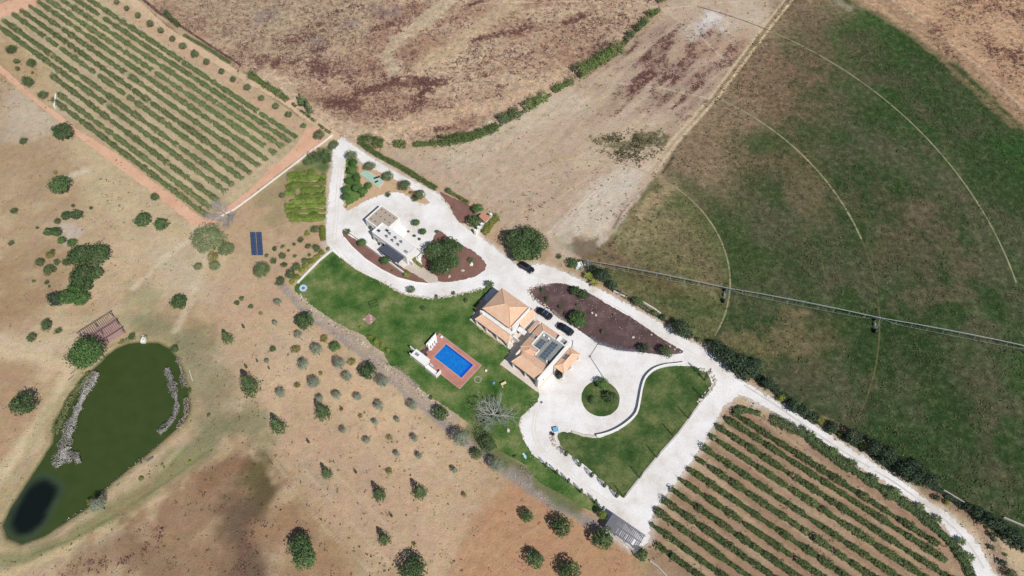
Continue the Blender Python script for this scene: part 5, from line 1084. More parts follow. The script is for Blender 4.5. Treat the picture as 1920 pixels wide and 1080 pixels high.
simple('garden_stool', 911.5, 696.5, 'white garden stool on the lawn right of the pool', 'stool', [('seat', MB().tube((0,0,.4),(0,0,.48),.3,.3,12), M['fabric']), ('leg', MB().tube((0,0,0),(0,0,.4),.12,.08,8), M['fabric'])])
simple('plastic_bucket', 926, 719.5, 'tiny bright blue bucket standing on the lawn', 'bucket', [('bucket', MB().tube((0,0,0),(0,0,.35),.2,.26,12), M['plastic']), ('rim', MB().ring(.23,.35,.38,.28,12), M['bluel'])])
simple('garden_bench', 944.5, 721, 'straw coloured garden bench on the lawn beside the blue bucket', 'bench', [('seat', MB().box(-.65,.65,-.2,.2,.4,.46), M['yellowp']), ('backrest', MB().box(-.65,.65,.2,.26,.46,.85), M['yellowp']), ('side', MB().box(-.65,-.45,-.75,-.2,.3,.36), M['yellowp']), ('legs', MB().box(-.55,-.45,-.15,.15,0,.4).box(.45,.55,-.15,.15,0,.4), M['yellowp'])], rz=.5)
rg = MB(); rg.ring(.72, 0, .03, .82, 14); simple('fire_ring', 896, 712, 'faint ring of grey stones sunk in the lawn near the pool', 'fire ring', [('stone_ring', rg, M['conc'])])
simple('inspection_cover', 1015, 754.5, 'dark square inspection cover in the gravel yard', 'manhole cover', [('cover', MB().box(-.28,.28,-.28,.28,0,.04), M['slat'])], z=.037, rz=.6)
simple('inspection_cover', 1106, 668.5, 'small dark square drain at the bend of the drainage channel', 'manhole cover', [('cover', MB().box(-.25,.25,-.25,.25,0,.04), M['slat'])], z=.058, rz=.3)
for i, (x, y) in enumerate(((996, 763.5), (1000, 762))): simple('bollard', x, y, ['thin dark blue bollard on the gravel edge, the one nearer the lawn', 'thin dark blue bollard on the gravel edge, the one farther from the lawn'][i], 'bollard', [('post', MB().tube((0,0,0),(0,0,.9),.07,.07,8), M['cars']), ('cap', MB().tube((0,0,.9),(0,0,.98),.1,.04,8), M['alu'])], z=.037, group='bollards by the lawn tip')
simple('garden_box', 1041.5, 806.5, 'bright blue plastic box beside the stone heap at the lane', 'box', [('body', MB().box(-.55,.55,-.4,.4,0,.6), M['plastic']), ('lid', MB().box(-.6,.6,-.45,.45,.6,.68), mat('blue_lid', (.16,.42,.62), .5))], rz=.2)
simple('black_barbecue', 1036.5, 816.5, 'black barbecue kettle standing beside the blue box', 'barbecue', [('bowl', MB().tube((0,0,.5),(0,0,.85),.2,.4,12), M['black']), ('lid', MB().tube((0,0,.86),(0,0,1.05),.4,.15,12), M['black']), ('stand', MB().tube((0,0,0),(0,0,.5),.25,.06,6), M['black'])])
simple('folded_parasol', 983.5, 854, 'pale blue folded cloth lying on the grass by the lane', 'cloth', [('cloth', MB().box(-.6,.5,-.22,.2,0,.15).box(.1,.8,-.35,-.05,0,.12), M['bluel'])], rz=-.9)
jt = simple('pond_jetty', 270, 636.5, 'small white concrete jetty at the head of the pond', 'jetty', [('platform', MB().box(-.55,.55,-.9,.5,-.4,.3), M['white']), ('upright', MB().box(-.15,.15,.4,.8,.3,.9), M['conc'])])
for x, y, l in ((139, 697, 'short dark log lying below the bright oak on the pond bank'), (135, 708, 'small dark stump on the path beside the pond')): simple('log', x, y, l, 'log', [('log', MB().tube((-.6,-.7,.12),(.3,.5,.12),.12,.09,6), M['wood'])])
simple('garden_bench', 283, 862, 'small dark bench on the grass bank below the pond', 'bench', [('seat', MB().box(-.7,.7,-.2,.2,.4,.46), M['slat']), ('leg', MB().box(-.6,-.5,-.15,.15,0,.4), M['slat']), ('leg', MB().box(.5,.6,-.15,.15,0,.4), M['slat'])], rz=.7)
simple('fallen_plank', 358, 704, 'pale plank lying in the grass beside the pond', 'plank', [('plank', MB().box(-1.6,1.6,-.08,.08,0,.05), M['rock'])], rz=-1.1)
for i, (px, py, l) in enumerate([(882.5, 497, 'white planter')]): pass
simple('white_sculpture', 884, 497, 'white stone sculpture in the red mulch bed beside the great oak', 'sculpture', [('plinth', MB().box(-.4,.4,-.3,.3,0,.4), M['white']), ('figure', MB().tube((0,0,.4),(.15,.1,1.1),.3,.12,7), M['white'])])
for i, (x, y) in enumerate([(868,508),(843,519),(838.5,506)]): simple('garden_stone', x, y, ['pale flat stone in the red bed right of the great oak', 'pale flat stone near the lower rim of the red bed', 'small pale stone close to the great oak shade'][i], 'stone', [('stone', MB().prism([(.5,0),(.2,.3),(-.4,.2),(-.5,-.1),(0,-.3)], 0, .2), M['rock'])], rz=i)

# boulders
BR = [rock_mesh(s, M['rock']) for s in range(4)]+[rock_mesh(s+9, M['rockp']) for s in range(3)]
def boulder(px, py, rpx, label, g=None, pink=False, i=0):
    p = at(px, py); o = obj('boulder', BR[4+i % 3] if pink else BR[i % 4], None, (p.x, p.y, .0), (0, 0, R.random()*6), rpx/sc(py)); tag(o, label, 'boulder', g)
boulder(952.5, 807, 6, 'large pinkish boulder on the grass below the dead tree', None, True, 0)
for i, (x, y, r_, l) in enumerate([(1110,587,2.8,'white boulder in the mulch bed nearest the bright green tree'),(1117,591,3.4,'long white boulder in the mulch bed next to another one'),(1187,633,4,'white boulder in the middle of the dark mulch bed'),(1221,628,2.6,'small white boulder near the upper edge of the mulch bed'),
   (1256,650,2.6,'white boulder at the right tip of the mulch bed, upper one'),(1265,655,2.2,'white boulder at the right tip of the mulch bed, lower one'),(1275,660,2.0,'last small white boulder at the tip of the mulch bed'),
   (1527,830,5,'big white rock between the road and the lower vineyard, uppermost'),(1498,812,2.6,'small white rock beside the road above the big white rock'),(1511,819,2.4,'small white rock among green plants beside the road'),(1631,897,2.6,'white rock beside the road below the third palm'),(1650,909,3.2,'white rock in the green strip beside the road, right of the third palm'),(1672,922,3.6,'white rock beside the fourth roadside palm'),(1695,935,3,'bluish white rock beside the road shade'),(1732,963,3,'shaded white rock beside the lower road bend'),(1746,973,3.4,'white rock between two small palms at the lower road'),(1760,985,3.6,'white rock below the sixth small palm'),(1809,1043,3.2,'white rock beside the road near the bottom edge'),
   (1897,757,1.8,'tiny white rock left in the green field'),(1532,772,4,'white flat rock in the roadside scrub')][:18]): boulder(x, y, r_, l, 'white garden boulders', False, i)
def stones(name, label, pts, wpx, per, r0, r1, mats, seed=1, cat='stone border'):
    r = random.Random(seed); w_ = [at(*p) for p in pts]; V = []; Fc = []; mi = []
    base = [rock_mesh(s+seed*10, mats[0]) for s in range(3)]
    vs = [np.array([v.co[:] for v in m.vertices]) for m in base]; fs = [[tuple(p.vertices) for p in m.polygons] for m in base]
    for a, b in zip(w_[:-1], w_[1:]):
        L = (b-a).length; nn = int(L*per)+1; d = (b-a).normalized(); nv = Vector((-d.y, d.x, 0)); wd = wpx/sc(pts[0][1])*.5
        for k in range(nn):
            p = a.lerp(b, r.random())+nv*r.uniform(-wd, wd); s = r.uniform(r0, r1); j = r.randrange(3); t = r.random()*6.28; c, q = math.cos(t), math.sin(t)
            x = vs[j]*s; x = np.stack([x[:, 0]*c-x[:, 1]*q+p.x, x[:, 0]*q+x[:, 1]*c+p.y, x[:, 2]], 1); n = len(V); V += x.tolist(); Fc += [tuple(i+n for i in f) for f in fs[j]]; mi += [r.randrange(len(mats))]*len(fs[j])
    me = bpy.data.meshes.new(name); me.from_pydata(V, [], Fc)
    for m in mats: me.materials.append(m)
    me.polygons.foreach_set('material_index', mi); o = obj(name, me); tag(o, label, cat, None, 'stuff')
RK = [M['rock'], M['rockp'], M['conc']]
stones('stone_border', 'rough pale stone border round the head of the dark mulch bed', [(1040,588),(1018,573),(1000,560),(991,546),(1005,537),(1030,532)], 8, 5, .14, .34, RK, 1)
stones('stone_border', 'rough stone border between the gravel lane and the pool lawn', [(722,530),(750,549),(780,556.5),(812,560),(850,554),(880,547),(905,541)], 5, 4.5, .14, .32, RK, 2)
stones('stone_border', 'rubble of pale stones at the right corner of the triangular lawn', [(1313,690),(1332,700),(1342,712),(1335,728),(1318,745),(1310,757)], 7, 3.5, .15, .45, RK, 3)
stones('stone_heap', 'heap of pale broken stones at the lane end of the triangular lawn', [(1033,812),(1036,826),(1044,838),(1056,848)], 8, 6, .15, .4, RK, 4, 'stone heap')
stones('rubble_bank', 'band of grey and pinkish rubble below the pool lawn', [(556,550),(600,590),(632,610),(655,625),(690,652),(725,690),(760,706),(800,744),(845,782)], 9, 5, .10, .30, [M['rockp'], M['rock'], M['conc']], 5, 'rubble')
stones('rubble_bank', 'grey gravelly ditch stones between the nursery ground and the bank', [(532,538),(572,584),(622,620),(682,662),(737,712),(787,754),(837,797),(882,837),(937,874),(977,904),(1042,947)], 8, 3, .06, .18, [M['conc'], M['rockp']], 6, 'rubble')
stones('stone_border', 'stones scattered along the shaded road edge above the lower vineyard', [(1490,806),(1560,850),(1640,902),(1720,955),(1770,1000),(1815,1050)], 10, .8, .12, .4, RK, 7)
stones('stone_border', 'pale stones along the lower bank of the pond', [(300,832),(270,855),(240,880),(200,914),(165,950),(120,978)], 4, 2, .06, .16, [M['conc'], M['bark']], 8)
stones('stone_border', 'rocks on the verge where the road leaves the bottom of the photo', [(1840,1000),(1866,1040),(1880,1075)], 16, 2.5, .1, .35, RK, 9)
stones('stone_border', 'sandy stones at the foot of the olives beside the yard', [(775,376),(790,383),(804,381)], 8, 4, .12, .3, RK, 10)

def spill(name, label, poly, per, seed):
    k = len(poly); r = random.Random(seed); b = rock_mesh(77, M['white'], .5); v0 = np.array([v.co[:] for v in b.vertices]); f0 = [tuple(p.vertices) for p in b.polygons]; V = []; Fc = []
    for i in range(k):
        a, c = at(*poly[i]), at(*poly[(i+1) % k]); L = (c-a).length; d = (c-a).normalized(); nv = Vector((-d.y, d.x, 0))
        for _ in range(int(L*per)):
            p = a.lerp(c, r.random())+nv*r.gauss(0, .55); s_ = r.uniform(.04, .13); n = len(V); V += (v0*s_+np.array([p.x, p.y, .02])).tolist(); Fc += [tuple(q+n for q in f) for f in f0]
    me = bpy.data.meshes.new(name); me.from_pydata(V, [], Fc); me.materials.append(M['rock']); tag(obj(name, me), label, 'gravel', None, 'stuff')
spill('loose_gravel', 'loose pale stones along the edges of the long white road', ROAD_E, 3.2, 1)
spill('loose_gravel', 'loose pale stones along the edges of the white yard and lanes', YARD, 3.2, 2)
# ------------------------------------------------------------------ vegetation stuff: strips of foliage
def strip(name, label, pts, wpx, h, m, per, ls, kind=None, cat='hedge', seed=3, closed_ends=True, stems=True, nm='foliage', gaps=0.0, group=None, parts=(), lump=.25, mi=None, tone=.5):
    """hedge-like band along a line (picture pixels); real volume of leaves"""
    rg = np.random.default_rng(seed); w_ = np.array([tuple(p) for p in (at(*q) for q in pts)]); seg = np.linalg.norm(np.diff(w_, axis=0), axis=1); cum = np.concatenate([[0], np.cumsum(seg)]); L = cum[-1]
    wd = wpx/sc(np.mean([p[1] for p in pts]))*.5; n = int(L*per); s = rg.random(n)*L; x = np.interp(s, cum, w_[:, 0]); y = np.interp(s, cum, w_[:, 1])
    j = np.clip(np.searchsorted(cum, s)-1, 0, len(seg)-1); dx = (w_[j+1, 0]-w_[j, 0])/seg[j]; dy = (w_[j+1, 1]-w_[j, 1])/seg[j]
    lumpf = 1+lump*1.3*(vn(s/(wd*1.4+.4), s*0+seed, seed)-.5)+lump*(vn(s/.7, s*0+seed+9, seed)-.5); a = rg.random(n)*math.pi; rr = rg.uniform(.55, 1.05, n)
    ox = np.cos(a)*wd*rr*lumpf; z = np.abs(np.sin(a))**.7*h*rr*lumpf
    if gaps > 0: keep = vn(s/1.7, s*0, seed+77) > gaps; 
    else: keep = np.ones(n, bool)
    o = w_[0]; P = np.stack([x-dy*ox-o[0], y+dx*ox-o[1], z+.05], 1)[keep]; N = np.stack([-dy*np.cos(a), dx*np.cos(a), np.sin(a)+.5], 1)[keep]+rg.normal(0, .35, (int(keep.sum()), 3))
    global NR; NR = rg
    t = tone+rg.normal(0, .17, len(P))+.5*(vn(s[keep]/1.3, a[keep]*2, seed+5)-.5)
    me = leaves(nm, M[m], P, N, ls*rg.uniform(.6, 1.3, len(P)), t)
    if kind == 'stuff': ob = obj(name, me, None, (o[0], o[1], 0)); tag(ob, label, cat, group, 'stuff'); return ob
    e = empty(name, (o[0], o[1], 0)); tag(e, label, cat, group); obj(nm, me, e)
    if stems:
        sm = MB().tube((0,0,0),(0,0,h*.7),.07,.04,5).mesh('stem', M['bark'])
        for t_ in (.03, .5, .97): obj('stem', sm, e, (np.interp(t_*L, cum, w_[:, 0])-o[0], np.interp(t_*L, cum, w_[:, 1])-o[1], 0))
    return e
hedges = [
 ('tall rounded hedge clump by the top junction, left end of the field hedgerow', [(676,266),(700,270),(720,272)], 24, 2.6, 'hedge'),
 ('low brown green hedge clump just right of the gap in the field hedgerow', [(740,272),(750,273),(762,275)], 14, 1.8, 'hedge'),
 ('pair of low hedge bushes second right of the hedgerow gap', [(778,273),(800,272),(818,270)], 14, 1.9, 'hedge'),
 ('long sunny olive green hedge length curving along the ploughed field', [(826,268),(850,266),(880,260),(910,250),(932,240)], 22, 2.6, 'hedge'),
 ('dense dark green hedge clump after the long curved length', [(936,230),(950,222),(972,216)], 24, 3.0, 'shrub'),
 ('hedge length with a round dark bush below the two slim hedge pieces', [(982,206),(1000,196),(1022,184)], 22, 2.8, 'hedge'),
 ('short thin hedge piece ending beside the gate gap', [(1036,172),(1052,164),(1072,155)], 14, 2.0, 'hedge'),
 ('thick bright green hedge block midway up the field hedgerow', [(1080,142),(1110,124),(1135,108),(1160,92)], 26, 2.8, 'hedge'),
 ('slim dark hedge clump above the thick green block', [(1172,76),(1185,66)], 16, 2.2, 'shrub'),
 ('dark hedge clump second from the top of the hedgerow', [(1190,58),(1202,50),(1212,38)], 14, 2.2, 'shrub'),
 ('topmost small hedge clump before the track crossing', [(1215,32),(1226,24)], 15, 2.2, 'hedge'),
 ('dark green bush hedge cut by the top edge of the photo', [(1232,4),(1244,0),(1258,-6)], 16, 3.0, 'shrub'),
]
for i, (l, p, wpx, h, m) in enumerate(hedges): strip('hedge', l, p, wpx, h, m, 150*wpx/20, .34, seed=20+i, group='field hedgerow', lump=.55)
strip('hedge_undergrowth', 'thin brown green growth joining the clumps of the field hedgerow', [(775,273),(826,270),(880,262),(935,238),(980,212),(1030,180),(1074,152)], 9, .9, 'shrub', 60, .3, 'stuff', 'undergrowth', 171, gaps=.3, lump=.6)
strip('hedge_undergrowth', 'thin growth joining the upper clumps of the field hedgerow', [(1082,144),(1165,90),(1185,66),(1210,42),(1236,18)], 9, .9, 'shrub', 60, .3, 'stuff', 'undergrowth', 172, gaps=.25, lump=.6)
strip('hedge', 'long clipped dark hedge beside the upper white road', [(681,274),(700,287),(720,299),(755,317),(792,340),(820,357)], 11, 1.5, 'hedge', 150, .26, seed=41, lump=.2, tone=.3)
strip('hedge', 'thin brownish hedge between the yard bed and the pale field', [(840,360),(858,370),(880,384)], 7, 1.2, 'hedge', 90, .24, seed=42, lump=.3)
strip('hedge', 'narrow dark hedge beside the tan track, right of the olive row', [(470,142),(492,158),(515,172),(540,190)], 13, 1.8, 'hedge', 130, .3, seed=43, lump=.4)
strip('hedge', 'green hedge piece near the top of the tan track', [(312,26),(322,38),(338,52)], 10, 1.8, 'shrub', 120, .28, seed=44, lump=.4)
strip('hedge', 'lime green hedge beside the pillared wall and shed', [(932,409),(924,418),(915,430),(906,441)], 13, 2.2, 'lime', 200, .26, seed=45, lump=.3)
strip('hedge', 'upright lime green hedge beside the long white lane', [(605,427),(606,440),(607,454)], 12, 1.7, 'lime', 190, .25, seed=46, lump=.3)
strip('hedge', 'yellow green low hedge at the corner of the white house', [(776,484),(780,492),(793,502)], 6, .8, 'lime', 120, .2, seed=47, lump=.3)
for i, (l, p, wpx, h, m) in enumerate([('reddish dead ditch weeds beside the tan track, upper stretch', [(266,-2),(300,26),(352,58),(400,90),(450,122)], 5, .7, 'weed'), ('green weed strip in the verge of the tan track', [(345,66),(372,82),(400,98),(432,118)], 8, .4, 'reedg')]): strip('verge_weeds', l, p, wpx, h, m, 70, .22, 'stuff', 'weeds', 50+i, lump=.5)
strip('ditch_scrub', 'dark scrub strip right of the tan track before the junction', [(540,188),(560,205),(590,228),(612,246),(640,262)], 6, .8, 'shrub', 50, .26, 'stuff', 'scrub', 53, gaps=.45)
strip('ground_cover', 'dense green plant strip between the road and the lower vineyard', [(1498,806),(1530,832),(1565,858),(1600,882),(1640,908),(1690,940),(1730,968),(1755,992),(1785,1020)], 22, .9, 'shrub', 210, .3, 'stuff', 'ground cover', 54, lump=.5)
strip('ground_cover', 'dark green plants at the top corner of the lower vineyard', [(1374,770),(1395,768),(1430,778),(1470,796),(1500,812)], 18, .8, 'shrub', 150, .3, 'stuff', 'ground cover', 55, gaps=.25, lump=.6)
strip('ground_cover', 'dark plants crowding the road bend at the bottom right', [(1785,1020),(1800,1040),(1812,1062),(1822,1085)], 20, .9, 'shrub', 190, .3, 'stuff', 'ground cover', 56, lump=.5)
strip('lavender_border', 'purple lavender drift along the lower edge of the mulch bed', [(1108,630),(1120,640),(1150,651),(1175,655),(1200,656)], 12, .45, 'lav', 190, .14, 'stuff', 'lavender', 57, lump=.4)
strip('dry_shrubs', 'pale dry shrubs along the bed edge between the two black cars', [(1035,582),(1045,592),(1060,602),(1075,610)], 7, .6, 'dry', 90, .18, 'stuff', 'shrubs', 58, lump=.6)
strip('reed_bed', 'pale plumed reeds in the left side of the pond', [(180,698),(160,735),(146,768),(130,805),(122,838),(112,862),(118,874)], 21, .9, 'reed', 210, .2, 'stuff', 'reeds', 59, lump=.7)
strip('reed_bed', 'pale reeds spreading into the pond from the left bed', [(128,852),(142,862),(152,858)], 18, .8, 'reed', 200, .2, 'stuff', 'reeds', 60, lump=.7)
strip('reed_bed', 'green reeds along the left pond bank', [(172,700),(148,728),(128,760),(116,790),(104,815)], 12, 1.1, 'reedg', 120, .24, 'stuff', 'reeds', 61, lump=.6)
strip('reed_bed', 'pale plumed reeds in the right side of the pond', [(313,692),(320,710),(327,735),(333,758),(328,780),(314,798),(298,812)], 14, .9, 'reed', 150, .2, 'stuff', 'reeds', 62, lump=.7)
strip('reed_bed', 'dry brown reeds on the right pond bank', [(335,675),(342,700),(350,740),(350,775),(335,805)], 10, .8, 'dry', 70, .2, 'stuff', 'reeds', 63, gaps=.3, lump=.7)
strip('reed_bed', 'low green growth along the head of the pond', [(205,655),(230,642),(250,634),(285,634)], 8, .5, 'reedg', 50, .22, 'stuff', 'reeds', 64, gaps=.3, lump=.7)
strip('dead_scrub', 'pinkish dry scrub on the bank beside the pool bar', [(738,690),(752,700),(765,710),(785,728)], 16, .6, 'dry', 120, .16, 'stuff', 'scrub', 65, lump=.6)
strip('dead_scrub', 'dry scrub on the bank below the left half of the lawn', [(600,590),(630,608),(660,630),(700,660),(725,685)], 11, .4, 'dry', 55, .15, 'stuff', 'scrub', 66, gaps=.35, lump=.6)
strip('dead_scrub', 'grey dry thicket below the grey blue tree by the ditch', [(975,878),(990,890),(1004,903)], 14, .7, 'dry', 110, .17, 'stuff', 'scrub', 67, gaps=.2, lump=.6)
strip('bank_scrub', 'green scrub spreading below the dead tree', [(895,808),(905,820),(918,832),(925,845)], 22, 1.0, 'shrub', 160, .24, 'stuff', 'scrub', 68, gaps=.1, lump=.6)
strip('bank_scrub', 'grey green undergrowth round the foot of the dead tree', [(880,770),(900,800),(930,812)], 24, .4, 'olive', 60, .2, 'stuff', 'scrub', 69, gaps=.3, lump=.6)
strip('roadside_scrub', 'dark low scrub below the roadside trees right of the road', [(1410,700),(1450,732),(1500,768),(1560,806),(1620,842),(1680,880),(1740,905),(1790,940),(1850,975),(1910,1010)], 20, 1.0, 'dim', 140, .32, 'stuff', 'scrub', 70, gaps=.2, lump=.6)
strip('roadside_scrub', 'low scrub on the verge between the pivot and the first roadside trees', [(1062,490),(1085,500),(1110,520),(1140,538),(1190,568),(1240,598),(1290,630)], 8, .7, 'dim', 50, .28, 'stuff', 'scrub', 71, gaps=.45, lump=.6)
strip('grove_underwood', 'long green grass under the round trees of the grove', [(665,300),(662,330),(668,358),(672,375)], 22, .35, 'hedge', 120, .2, 'stuff', 'grass', 72, gaps=.2)
strip('vegetable_patch', 'tall green vegetable growth beside the white lane top', [(578,298),(595,292),(610,290),(614,306)], 26, .7, 'shrub', 230, .26, 'stuff', 'vegetables', 73, lump=.5)

# ------------------------------------------------------------------ vineyards
def row(label, a, b, wid, h, per, m, ls, seed, group, gaps=0.0):
    L0 = at(*a); e = strip('vine_row', label, [a, b], wid*sc((a[1]+b[1])/2), h, m, per, ls, None, 'vine row', seed, stems=False, gaps=gaps, group=group, lump=.55)
    d = at(*b)-L0; pm = MB().tube((0,0,0),(0,0,h*1.05),.05,.05,6).mesh('post', M['bark'])
    obj('post', pm, e, (0, 0, 0)); obj('post', pm, e, (d.x, d.y, 0))
TL = [((100,188),(390,407)), ((110,177),(397,392)), ((100,145),(410,379)), ((-8,46),(425,362)), ((8,40),(439,350)), ((27,29),(457,338)), ((42,22),(472,327)), ((57,13),(487,314)), ((73,5),(502,302)), ((80,-6),(518,290)), ((106,-6),(532,278)), ((133,-6),(546,268)), ((158,-6),(558,260))]
for i, (a, b) in enumerate(TL): row('green vine row in the upper left vineyard, '+ordn(i)+' counted from the lower orange track', a, b, 1.5, 1.2, 105, 'vine', .31, 100+i, 'vine rows of the upper left vineyard', .06)
S0 = [(1232,1023),(1221,984),(1228,957),(1242,937),(1257,917),(1273,898),(1290,880),(1302,858),(1315,838),(1331,818),(1343,800),(1358,784),(1375,776)]
dd = (at(1435,1073)-at(1242,937)).normalized(); END = W([(1395,765),(1440,782),(1500,822),(1560,865),(1640,915),(1700,958),(1750,1003),(1768,1045),(1800,1095),(1860,1200)])
def topx(p):                                                   # ground point -> picture pixel (to reuse strip)
    y = p.y; z = -CAMH; yc = y*math.cos(TH)+z*math.sin(TH); zc = y*math.sin(TH)-z*math.cos(TH); return (960+F*p.x/zc, 540-F*yc/zc)
for i, s in enumerate(S0):
    p0 = at(*s); t = 200.0
    for (x0, y0), (x1, y1) in zip(END[:-1], END[1:]):
        den = dd.x*(y1-y0)-dd.y*(x1-x0)
        if abs(den) < 1e-6: continue
        k = ((x0-p0.x)*(y1-y0)-(y0-p0.y)*(x1-x0))/den; m_ = ((x0-p0.x)*dd.y-(y0-p0.y)*dd.x)/den
        if 3 < k < t and -.001 <= m_ <= 1.001: t = k
    p1 = p0+dd*min(t, 105)
    while topx(p1)[1] > 1115: p1 = p1-dd*1.5
    row('dark green vine row in the lower right vineyard, '+ordn(i)+' counted from the slatted carport', s, topx(p1), 1.4, 1.3, 105, 'vined', .31, 130+i, 'vine rows of the lower right vineyard', .05)
for i, (a, b) in enumerate([((541,330),(592,326)),((540,340),(613,332)),((537,352),(612,343)),((536,364),(611,355)),((556,372),(611,366)),((545,380),(612,376)),((536,388),(612,386)),((537,397),(612,396)),((541,406),(611,407)),((546,413),(610,411))]):
    row('short yellow green vine row beside the white lane, '+ordn(i)+' from the top', a, b, 1.75, 1.2, 150, 'vinel', .28, 160+i, 'short vine rows beside the lane', .02 if i > 4 else .12)

# ------------------------------------------------------------------ trees and bushes
OR = [(218,3,6),(237,15,6),(258,28,7),(281,43,8),(301,56,7),(323,72,7),(342,85,8),(365,100,9),(387,115,7.5),(415,133,7),(437,148,7),(463,163,8),(490,183,7),(517,198,8),(541,214,8),(569,235,6.5)]
auto('olive', OR, 'small olive tree in the row beside the upper vineyard, {o} from the top', 'olive row along the tan track')
tree('olive', 599, 252, 12, 'larger olive tree on the orange pad at the track junction'); tree('olive', 626, 271, 11, 'low olive tree squeezed between the junction and the lane top')
for x, y, r_, l in [(20,92,11,'dark round bush at the left edge beside the upper vineyard'),(58,117,10,'dark round bush inside the vineyard corner strip'),(52,152,12,'dark round bush beside the orange track'),(80,178,10,'dark round bush nearest the short white wall')]: tree('shrub', x, y, r_, l, 'dark bushes beside the upper vineyard')
tree('olive', 30, 114, 6, 'small pale bush between two dark bushes at the left edge'); tree('olive', 32, 128, 5, 'small bluish bush beside the orange track'); tree('yellow', 60, 136, 4, 'tiny yellowish bush near the orange track')
tree('hedge' if False else 'oak', 117, 246, 22, 'dense round oak below the orange track at left'); tree('oak', 110, 345, 23, 'ragged round oak alone in the dry west field')
tree('yellow', 104, 323, 5, 'tiny yellow bush touching the lone west field oak'); tree('shrub', 43, 264, 8, 'small dark bush near the left edge above the lone oak'); tree('shrub', 25, 395, 7.5, 'small green bush near the left edge level with the scrub cluster')
tree('oak', 268, 412, 18, 'left one of two neighbouring round oaks in the dry field'); tree('oak', 303, 420, 16, 'right one of two neighbouring round oaks in the dry field'); tree('shrub', 291, 369, 9, 'small bush at the edge of the orange track above the two oaks')
tree('grey', 390, 448, 34, 'big pale grey green tree at the corner of the orange track'); tree('grey', 425, 466, 18, 'smaller greyish tree leaning on the big pale tree'); tree('yellow', 398, 482, 13, 'yellow green bush under the big pale tree'); tree('grey', 371, 500, 10, 'low grey bush below the big pale tree, left one'); tree('grey', 402, 498, 12, 'low grey bush below the big pale tree, right one')
auto('shrub', [(137,386,4),(171,390,4),(102,434,10),(116,450,7),(70,427,3.5),(108,415,7),(87,529,5),(63,527,4),(92,537,3),(98,472,6),(20,455,6),(75,492,10),(91,505,12),(107,491,7),(125,492,9)], 'dark green bush of the west field scrub, {o} from the top', 'west field scrub')
auto('oak', [(124,404,11),(143,402,12)], 'small round tree at the top of the west scrub cluster, {o} one down', 'west scrub trees'); auto('oak', [(90,434,10),(106,435,11)], 'small dark tree mid way down the west scrub, {o} of a pair', 'west scrub trees')
tree('bright', 115, 450, 9, 'bright green bush in the west scrub cluster'); tree('bright', 134, 455, 10, 'bright green bush right above the great oaks at left'); tree('yellow', 92, 479, 9, 'yellow green bush beside the great oaks at left')
for x, y, r_, k, l in [(150,478,27,'oak','great spreading oak at left, upper left crown'),(182,478,26,'oak','great spreading oak at left, upper right crown'),(155,515,27,'oak','great spreading oak at left, middle crown'),(178,512,17,'oak','dark crown on the right flank of the great oaks'),(160,535,16,'oak','dark crown low in the great oak group'),(104,560,18,'dim','dark crown at the left foot of the great oak group'),(128,556,20,'bright','bright green crown at the foot of the great oak group'),(152,560,18,'bright','bright green crown at the lower right foot of the great oaks'),(140,540,15,'bright','yellowish green crown between the great oaks')]: tree(k, x, y, r_, l, 'great oak group at left')
tree('oak', 334, 566, 17, 'round oak standing alone above the pond'); tree('shrub', 87, 609, 12, 'grey green bush left of the pond pergola'); tree('shrub', 60, 632, 10, 'small tree left of the pond pergola near the path'); tree('shrub', 109, 619, 7, 'small round dark bush nearest the pond pergola')
tree('bright', 162, 661, 38, 'large bright green tree beside the pond pergola'); tree('oak', 43, 758, 28, 'broad oak near the left edge beside the pond path'); 
tree('shrub', 327, 655, 9, 'olive green bush at the right head of the pond'); tree('shrub', 247, 630, 7, 'brown green bush above the head of the pond'); tree('yellow', 229, 640, 5, 'small tan bush beside the pond head'); tree('shrub', 355, 732, 5, 'small bush on the right pond bank'); tree('shrub', 391, 778, 4, 'tiny bush in the green pond meadow')
tree('blue', 183, 947, 15, 'round blue green bush at the lower pond shore'); tree('yellow', 168, 940, 7, 'orange tinted bush beside the blue green pond bush'); auto('lime', [(264,898,5.5),(304,871,3),(356,866,4)], 'tiny lime green sapling on the lower pond bank, {o} from the top', 'lime saplings by the pond')
tree('olive', 491, 506, 19, 'round grey green tree below the ground solar tables'); tree('oak', 571, 602, 21, 'dense dark round tree in the nursery near the lawn corner'); tree('oak', 690, 696, 20, 'dense dark round tree in the nursery below the lawn'); tree('oak', 826, 775, 16, 'dark round tree on the bank left of the dead tree')
tree('oak', 563, 1022, 25, 'tall dark tree near the bottom edge, upper crown'); tree('oak', 571, 1046, 25, 'tall dark tree near the bottom edge, lower crown'); tree('oak', 773, 1068, 29, 'dark oak cut by the bottom edge below the nursery')
tree('shrub', 912, 829, 17, 'green leafy tree on the bank below the dead tree'); tree('blue', 865, 822, 17, 'large blue grey pine at the lower nursery corner'); tree('shrub', 893, 852, 13, 'dark green tree between the two blue grey pines'); tree('blue', 930, 871, 13, 'blue grey pine beside the grey ditch')
for x, y, r_, l in [(988,967,15,'round dark oak on the orange soil, top left one'),(1053,987,22,'round dark oak on the orange soil, the largest'),(1003,1049,19,'round dark oak on the orange soil, lower left one'),(1071,1072,24,'round dark oak cut by the bottom edge on orange soil'),(1130,1010,23,'big dark tree beside the slatted carport'),(1203,1040,13,'dark bush at the lower end of the slatted carport')]: tree('oak', x, y, r_, l, 'dark oaks below the drive')
